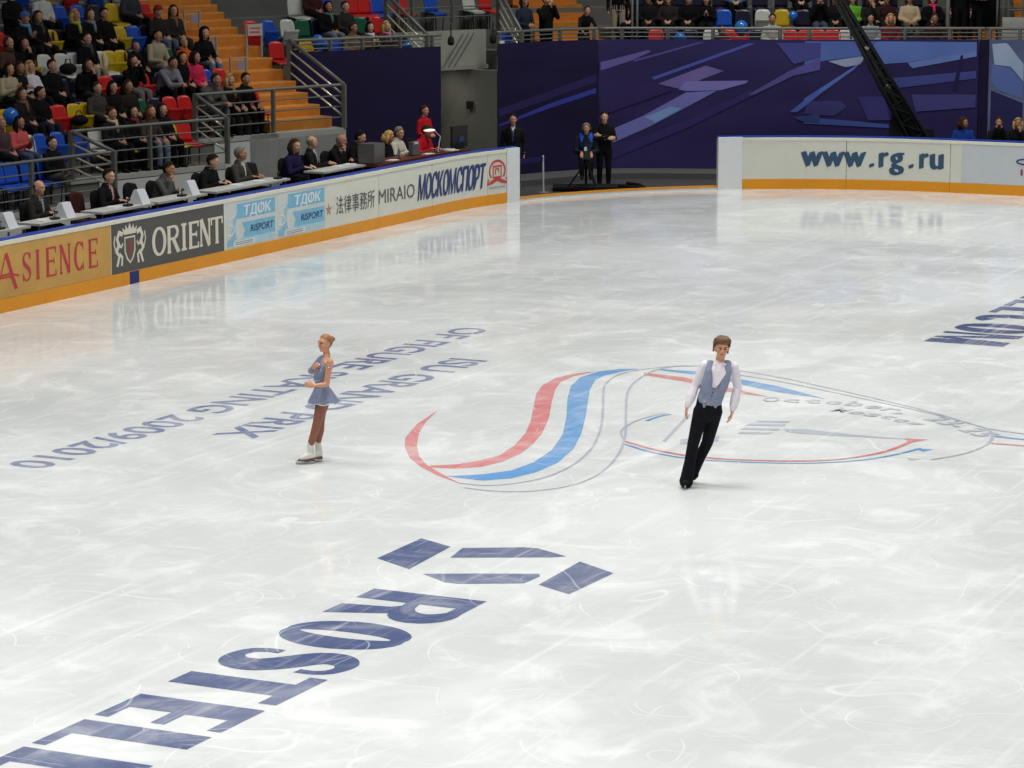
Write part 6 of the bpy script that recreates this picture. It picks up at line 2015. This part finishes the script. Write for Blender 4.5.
# ------------------------------------------------------------------ the two skaters
RZ_VIEW = math.atan2(RIGHT.y, RIGHT.x)        # local x = picture right, local -y = towards the camera
def garment(root, name, B, rgb, voxel=.009, smooth=3, m=None, labels=('g',)):
    me = B.finish(name, list(labels), voxel, smooth)
    o = link(name, me, root)
    for i in range(len(labels)):
        me.materials[i] = (m if m else cloth(rgb)) if not isinstance(m, (list, tuple)) else m[i]
    return o
def skater_hair(root, hM, kind, m, detail=True):
    mb = MB()
    if kind == 'bun':
        cap = lambda p: p.z > .95 * p.x - .008 - .09 * (p.x < -.01)
        mb.ball((-.013, 0, .024), (.103, .083, .102), 28, 20, keep=cap)
        mb.ball((-.115, 0, .040), (.040, .042, .042), 16, 12)
        mb.tube([(-.115 + .035 * math.cos(a), .036 * math.sin(a), .04) for a in [2 * PI * i / 12 for i in range(13)]], .014, seg=6)
    else:
        cap = lambda p: p.z > .80 * p.x - .020 - .11 * (p.x < -.01)
        mb.ball((-.012, 0, .032), (.110, .091, .108), 28, 20, keep=cap)
        rnd = random.Random(3)
        for i in range(26):         # tousled locks
            a = 2 * PI * i / 26
            x, y = .085 * math.cos(a) - .02, .09 * math.sin(a)
            fr_ = math.cos(a)
            z0 = .098 if fr_ > 0 else .06
            dz = .022 if fr_ > .45 else (.055 if fr_ > -.2 else .12)
            mb.tube([(x * .5, y * .5, .135), (x * 1.1, y * 1.0, z0), (x * 1.18, y * 1.06, z0 - dz + rnd.uniform(-.015, .015))], [.020, .020, .006], seg=7)
    o = mb.obj('hair', m, root, True)
    o.matrix_local = hM
    return o
M_BOOTW = mat('boot_white', (222, 220, 212), .35, var=.05)
M_BLADE = mat('blade_steel', (176, 180, 184), .2, metal=.9)
def blade(root, heel, toe, z, m=M_BLADE):
    """skate blade from heel to toe with two posts"""
    h, t = Vector((heel[0], heel[1], 0)), Vector((toe[0], toe[1], 0))
    d = (t - h).normalized()
    mb = MB()
    a, b = h - d * .015, t + d * .02
    mb.bar((a.x, a.y, z + .012), (b.x, b.y, z + .012), .005, .024)
    for q in (.18, .72):
        p = h.lerp(t, q)
        mb.box((p.x, p.y, z + .035), (.03, .014, .045), math.atan2(d.y, d.x))
    mb.box((b.x, b.y, z + .022), (.02, .006, .03), math.atan2(d.y, d.x))
    return mb.obj('skate_blade', m, root)

def face_details(root, hM, brow):
    mb = MB()
    for sg in (-1, 1): mb.ball((.0835, sg * .031, .012), (.006, .013, .0065), 10, 6)
    o = mb.obj('eyes', M_EYE, root, True); o.matrix_local = hM
    mb = MB()
    for sg in (-1, 1): mb.tube([(.088, sg * .014, .033), (.089, sg * .030, .038), (.080, sg * .047, .034)], [.0035, .0045, .003], seg=6)
    o = mb.obj('eyebrows', brow, root, True); o.matrix_local = hM
    mb = MB(); mb.tube([(.083, -.022, -.052), (.0905, 0, -.053), (.083, .022, -.052)], [.003, .006, .003], seg=6)
    o = mb.obj('lips', M_LIP, root, True); o.matrix_local = hM
# ---- man in waistcoat
SK = [mat('skin_skater_m', (206, 150, 118), .5, var=.06, scale=20), M_EYE, M_LIP]
g = ground(690, 487.5)
man = thing('person', 'male skater in grey waistcoat, white shirt and black trousers gliding on the ice', 'person', (g.x, g.y, 0), RZ_VIEW)
B = Body()
HIP_R, HIP_L = Vector((.125, 0, .93)), Vector((.285, .01, .925))
KN_R, KN_L = Vector((.030, -.03, .53)), Vector((.205, .10, .52))
AN_R, AN_L = Vector((-.035, .0, .13)), Vector((.050, .22, .16))
SH_R, SH_LL = Vector((.160, .0, 1.475)), Vector((.500, .0, 1.46))
EL_R, EL_L = Vector((.050, .03, 1.215)), Vector((.555, .03, 1.20))
WR_R, WR_L = Vector((-.045, -.04, .985)), Vector((.490, -.05, .935))
ax_up = Vector((.19, 0, .98)).normalized()
side = Vector((.98, 0, -.12))
for hp, kn, an in ((HIP_R, KN_R, AN_R), (HIP_L, KN_L, AN_L)):
    B.loft('skin', [hp, kn, an], [.07, .05, .04])
B.loft('skin', [(.21, 0, .95), (.245, 0, 1.08), (.30, 0, 1.30), (.325, 0, 1.45)], [(.13, .09), (.115, .085), (.15, .10), (.13, .08)], ref=side)
B.loft('skin', [(.330, 0, 1.47), (.345, -.005, 1.58)], [.058, .052])
B.head((.356, -.015, 1.672), (.06, -1, -.06), (.10, 0, 1), 1.0)
for S, E, W, sg in ((SH_R, EL_R, WR_R, -1), (SH_LL, EL_L, WR_L, 1)):
    B.loft('skin', [S, E, W], [.045, .036, .026])
    B.tside = 1 if sg > 0 else -1
    d = (Vector((-.065, -.05, .88)) - W) if sg < 0 else (Vector((.455, -.08, .80)) - W)
    B.hand('skin', W, d, (-sg, .15, 0), .45, 1.0, 1.0)
hM_man = B.headM
garment(man, 'body', B, None, .006, 2, SK, ('skin', 'eye', 'lip'))
# trousers
B = Body()
B.loft('g', [(.215, 0, 1.07), (.212, 0, .98), (.205, 0, .90)], [(.142, .100), (.158, .112), (.160, .118)], ref=side, seg=20)
B.loft('g', [HIP_R, HIP_R.lerp(KN_R, .5), KN_R, KN_R.lerp(AN_R, .5), AN_R, AN_R + Vector((-.012, -.01, -.06))], [.096, .084, .070, .068, .078, .085])
B.loft('g', [HIP_L, HIP_L.lerp(KN_L, .5), KN_L, KN_L.lerp(AN_L, .5), AN_L, AN_L + Vector((-.012, .02, -.05))], [.096, .084, .070, .066, .074, .080])
garment(man, 'trousers', B, (20, 21, 26), .008, 2)
# shirt with full sleeves
B = Body()
B.loft('g', [(.222, 0, 1.05), (.25, 0, 1.14), (.285, 0, 1.30), (.315, 0, 1.42), (.328, 0, 1.485)], [(.136, .100), (.135, .10), (.168, .115), (.175, .105), (.085, .068)], ref=side, seg=20)
for S, E, W in ((SH_R, EL_R, WR_R), (SH_LL, EL_L, WR_L)):
    B.loft('g', [S, S.lerp(E, .5), E, E.lerp(W, .5), E.lerp(W, .82)], [.058, .056, .052, .058, .050])
    B.loft('g', [E.lerp(W, .82), E.lerp(W, .97)], [.040, .036])
B.loft('g', [(.275, -.055, 1.49), (.335, -.062, 1.44), (.395, -.055, 1.485)], [.022, .018, .022])
garment(man, 'shirt', B, (226, 220, 228), .008, 2, mat('shirt_white', (228, 222, 230), .8, var=.06, scale=12))
# waistcoat: open V at the neck
B = Body()
B.loft('g', [(.218, 0, 1.02), (.225, 0, 1.07), (.25, 0, 1.14), (.262, 0, 1.19)], [(.148, .114), (.150, .116), (.148, .116), (.156, .118)], ref=side, seg=22)
B.loft('g', [(.255, .05, 1.16), (.285, .055, 1.30), (.31, .05, 1.42)], [(.158, .070), (.176, .066), (.165, .055)], ref=side, seg=18)
for sg in (-1, 1):
    B.loft('g', [(.262 + .078 * sg, -.070, 1.19), (.290 + .092 * sg, -.074, 1.31), (.315 + .108 * sg, -.066, 1.41), (.325 + .105 * sg, -.02, 1.505), (.32 + .09 * sg, .05, 1.49), (.30 + .07 * sg, .085, 1.36)], [(.076, .050), (.074, .052), (.052, .044), (.040, .036), (.045, .034), (.07, .04)], ref=(1, 0, 0))
    B.loft('g', [(.225 + .07 * sg, -.085, 1.05), (.218 + .065 * sg, -.09, .985)], [(.050, .025), (.018, .018)])
vest = garment(man, 'waistcoat', B, (112, 122, 150), .007, 2, mat('waistcoat_grey', (132, 140, 164), .75, var=.18, scale=60))
mb = MB()       # white shirt front showing in the V
vs = [(.268, -.132, 1.27), (.252, -.118, 1.40), (.285, -.090, 1.475), (.335, -.085, 1.44), (.385, -.088, 1.475), (.402, -.118, 1.39), (.300, -.134, 1.24)]
mb.add(vs, [(0, 1, 2, 3), (0, 3, 6), (6, 3, 4, 5)])
mb.add([(x, y + .012, z) for x, y, z in vs], [(3, 2, 1, 0), (6, 3, 0), (5, 4, 3, 6)])
mb.obj('shirt_front', mat('shirt_white', (228, 222, 230)), man, True)
mb = MB()
for q in range(4):
    mb.ball((.262 - .012 * q, -.122 + .004 * q, 1.21 - .045 * q), .009, 8, 6)
mb.obj('buttons', mat('button_grey', (86, 92, 112), .4), man, True)
mb = MB(); mb.ball((.20, -.112, 1.03), (.016, .008, .014), 8, 6); mb.obj('buckle', mat('buckle_gold', (196, 160, 100), .3, metal=.8), man, True)
# boots and blades
for an, toe, heel, zb in ((AN_R, (-.075, -.17), (-.022, .06), 0.0), (AN_L, (.02, .12), (.06, .31), .045)):
    B = Body()
    B.loft('g', [(an.x, an.y + .02, zb + .16), (an.x - .005, an.y + .01, zb + .10)], [.046, .048])
    B.loft('g', [(heel[0], heel[1] - .02, zb + .085), ((heel[0] + toe[0]) / 2, (heel[1] + toe[1]) / 2, zb + .082), (toe[0], toe[1] + .03, zb + .075)], [(.036, .040), (.042, .034), (.036, .024)], ref=(1, 0, 0))
    garment(man, 'skate_boot', B, (20, 20, 24), .008, 2)
    blade(man, heel, toe, zb)
skater_hair(man, hM_man, 'man', mat('hair_skater_m', (104, 78, 54), .6, var=.35, scale=40))

# ---- woman in blue-grey dress
g = ground(308, 462.5)
lady = thing('person', 'female skater in short blue-grey dress and white skates standing on the ice', 'person', (g.x, g.y, 0), RZ_VIEW)
f = Vector((-.94, -.34, 0)); l = Vector((.34, -.94, 0))
P0 = Vector((.19, 0, 0))
def W_(fx, lx, z, c=(.19, 0)):        # f forwards, l to her left (towards the camera)
    return Vector((c[0], c[1], 0)) + f * fx + l * lx + Vector((0, 0, z))
SKF = [mat('skin_skater_f', (204, 148, 116), .5, var=.06, scale=20), mat('tights_tan', (146, 92, 72), .6, var=.1, scale=16), M_EYE, M_LIP]
B = Body()
B.loft('skin', [(.19, 0, .84), (.185, 0, .97), (.205, 0, 1.12), (.232, 0, 1.27), (.240, 0, 1.325)], [(.118, .09), (.100, .078), (.115, .088), (.130, .072), (.065, .05)], ref=l, seg=20)
B.loft('skin', [(.243, 0, 1.32), (.240, 0, 1.42)], [.042, .039])
B.head((.226, .0, 1.492), f + Vector((0, -.42, -.06)), (0, 0, 1), .93)
ANF, ANB = Vector((.030, -.03, .215)), Vector((.118, .07, .225))
HPF, HPB = W_(.0, .058, .81), W_(.0, -.058, .81)
KNF, KNB = Vector((.118, -.05, .50)), Vector((.155, .05, .50))
for hp, kn, an in ((HPF, KNF, ANF), (HPB, KNB, ANB)):
    B.loft('tights', [hp, hp.lerp(kn, .4), kn, kn.lerp(an, .35) + Vector((.008, 0, 0)), an, an + Vector((0, 0, -.06))], [.084, .078, .054, .055, .038, .036])
B.loft('tights', [(.19, 0, .80), (.19, 0, .88)], [(.125, .10), (.12, .09)], ref=l, seg=18)
# her left arm (near the camera) bent across the waist, her right one up at the chest
S, E, Wr = W_(-.01, .150, 1.285, (.235, 0)), Vector((.250, -.19, 1.01)), Vector((.105, -.24, 1.005))
B.loft('skin', [S, S.lerp(E, .5), E, E.lerp(Wr, .5), Wr], [.045, .038, .033, .030, .021])
B.tside = -1
B.hand('skin', Wr, (-.95, .15, .1), (0, .9, -.2), .5, .9, .6, .0085)
S2, E2, W2 = W_(.0, -.145, 1.28, (.225, 0)), Vector((.035, .10, 1.12)), Vector((.085, -.02, 1.19))
B.loft('skin', [S2, S2.lerp(E2, .5), E2, E2.lerp(W2, .5), W2], [.043, .037, .033, .029, .021])
B.tside = -1
B.hand('skin', W2, (.35, -.75, .45), (.9, .3, 0), .5, .9, .4, .0085)
hM_f = B.headM
garment(lady, 'body', B, None, .006, 2, SKF, ('skin', 'tights', 'eye', 'lip'))
M_DRESS = mat('dress_blue_grey', (126, 134, 158), .55, var=.3, scale=30)
# bodice: high at the front, back left bare
B = Body()
B.loft('g', [(.188, 0, .88), (.184, 0, .97), (.196, 0, 1.06)], [(.124, .094), (.108, .086), (.114, .090)], ref=l, seg=20)
B.loft('g', [W_(.035, 0, 1.04), W_(.040, 0, 1.14, (.205, 0)), W_(.030, 0, 1.24, (.228, 0)), W_(.022, 0, 1.31, (.24, 0))], [(.118, .072), (.128, .080), (.110, .062), (.050, .045)], ref=l, seg=18)
B.loft('g', [W_(.02, .048, 1.30, (.24, 0)), W_(-.03, .03, 1.355, (.243, 0)), W_(-.045, -.02, 1.36, (.243, 0)), W_(.01, -.05, 1.33, (.24, 0))], [.014] * 4)
garment(lady, 'bodice', B, None, .007, 2, M_DRESS)
B = Body()      # long sleeve on her right arm
B.loft('g', [S2, S2.lerp(E2, .5), E2, E2.lerp(W2, .5), E2.lerp(W2, .85)], [.049, .043, .039, .035, .028])
garment(lady, 'sleeve', B, None, .007, 2, M_DRESS)
# flared skirt with a rippled hem
mb = MB()
n, rows = 48, 9
vs = []
for q in range(rows + 1):
    t = q / rows
    for k in range(n):
        a = 2 * PI * k / n
        fl = t ** 1.15
        rl, rf = .110 + .085 * t ** .8, .090 + .088 * t ** .85
        rp = 1 + .07 * t * math.sin(7 * a + .6) + .03 * t * math.sin(13 * a)
        back = .035 * t if math.cos(a) < 0 else 0
        p = Vector((.186, 0, 0)) + f * ((rf + back) * math.cos(a) * rp) + l * (rl * math.sin(a) * rp)
        vs.append((p.x, p.y, .945 - .190 * t + .012 * t * math.sin(7 * a + 1.5)))
fs = [(q * n + k, q * n + (k + 1) % n, (q + 1) * n + (k + 1) % n, (q + 1) * n + k) for q in range(rows) for k in range(n)]
mb.add(vs, fs)
mb.add([(x + (x - .186) * -.03, y * .97, z) for x, y, z in vs], [t[::-1] for t in fs])
mb.obj('skirt', M_DRESS, lady, True)
mb = MB()
hem = [vs[rows * n + k] for k in range(n)] + [vs[rows * n]]
mb.tube(hem, .006, seg=5); mb.obj('hem', mat('hem_pale', (186, 194, 208), .6), lady, True)
mb = MB()       # sparkling stones on the dress
rnd = random.Random(11)
for i in range(26):
    a = rnd.uniform(-.4, 2.4); z = rnd.uniform(.96, 1.30)
    p = W_(.098 * math.cos(a) + .02, .122 * math.sin(a), z, (.19 + .10 * (z - .96), 0))
    mb.ball(p, .010, 6, 4)
for p in ((.285, -.205, 1.235), (.272, -.175, 1.27)): mb.ball(p, .016, 6, 4)
mb.obj('sequins', mat('sequin', (226, 230, 250), .08, metal=.9), lady)
for an, heel, toe in ((ANF, (.075, -.045), (-.115, -.115)), (ANB, (.16, .06), (-.02, .0))):
    B = Body()
    B.loft('g', [an + Vector((0, 0, .03)), an + Vector((.006, 0, -.04)), (an.x + .015, an.y, .12)], [.041, .044, .046])
    B.loft('g', [(heel[0] - .015, heel[1], .10), ((heel[0] + toe[0]) / 2, (heel[1] + toe[1]) / 2, .088), (toe[0] + .03, toe[1] + .01, .072)], [(.036, .050), (.042, .038), (.034, .024)], ref=(0, 1, 0))
    garment(lady, 'skate_boot', B, None, .008, 2, M_BOOTW)
    mb = MB(); d = Vector((toe[0] - heel[0], toe[1] - heel[1], 0)).normalized()
    a = Vector((heel[0], heel[1], .052)); mb.bar(a - d * .01, a + d * .07, .055, .035); mb.bar(a + d * .07, Vector((toe[0], toe[1], .047)), .06, .016)
    mb.obj('boot_sole', mat('sole_brown', (118, 84, 60), .6), lady)
    blade(lady, heel, toe, 0.0)
skater_hair(lady, hM_f, 'bun', mat('hair_skater_f', (150, 104, 70), .45, var=.3, scale=40))
mb = MB(); mb.tube([(-.095, .036 * math.cos(a), .040 + .036 * math.sin(a)) for a in [2 * PI * i / 12 for i in range(13)]], .010, seg=6)
o = mb.obj('hair_band', mat('band_dark', (60, 48, 44), .6), lady, True); o.matrix_local = hM_f
face_details(man, hM_man, cloth((74, 54, 38)))
face_details(lady, hM_f, cloth((110, 78, 56)))
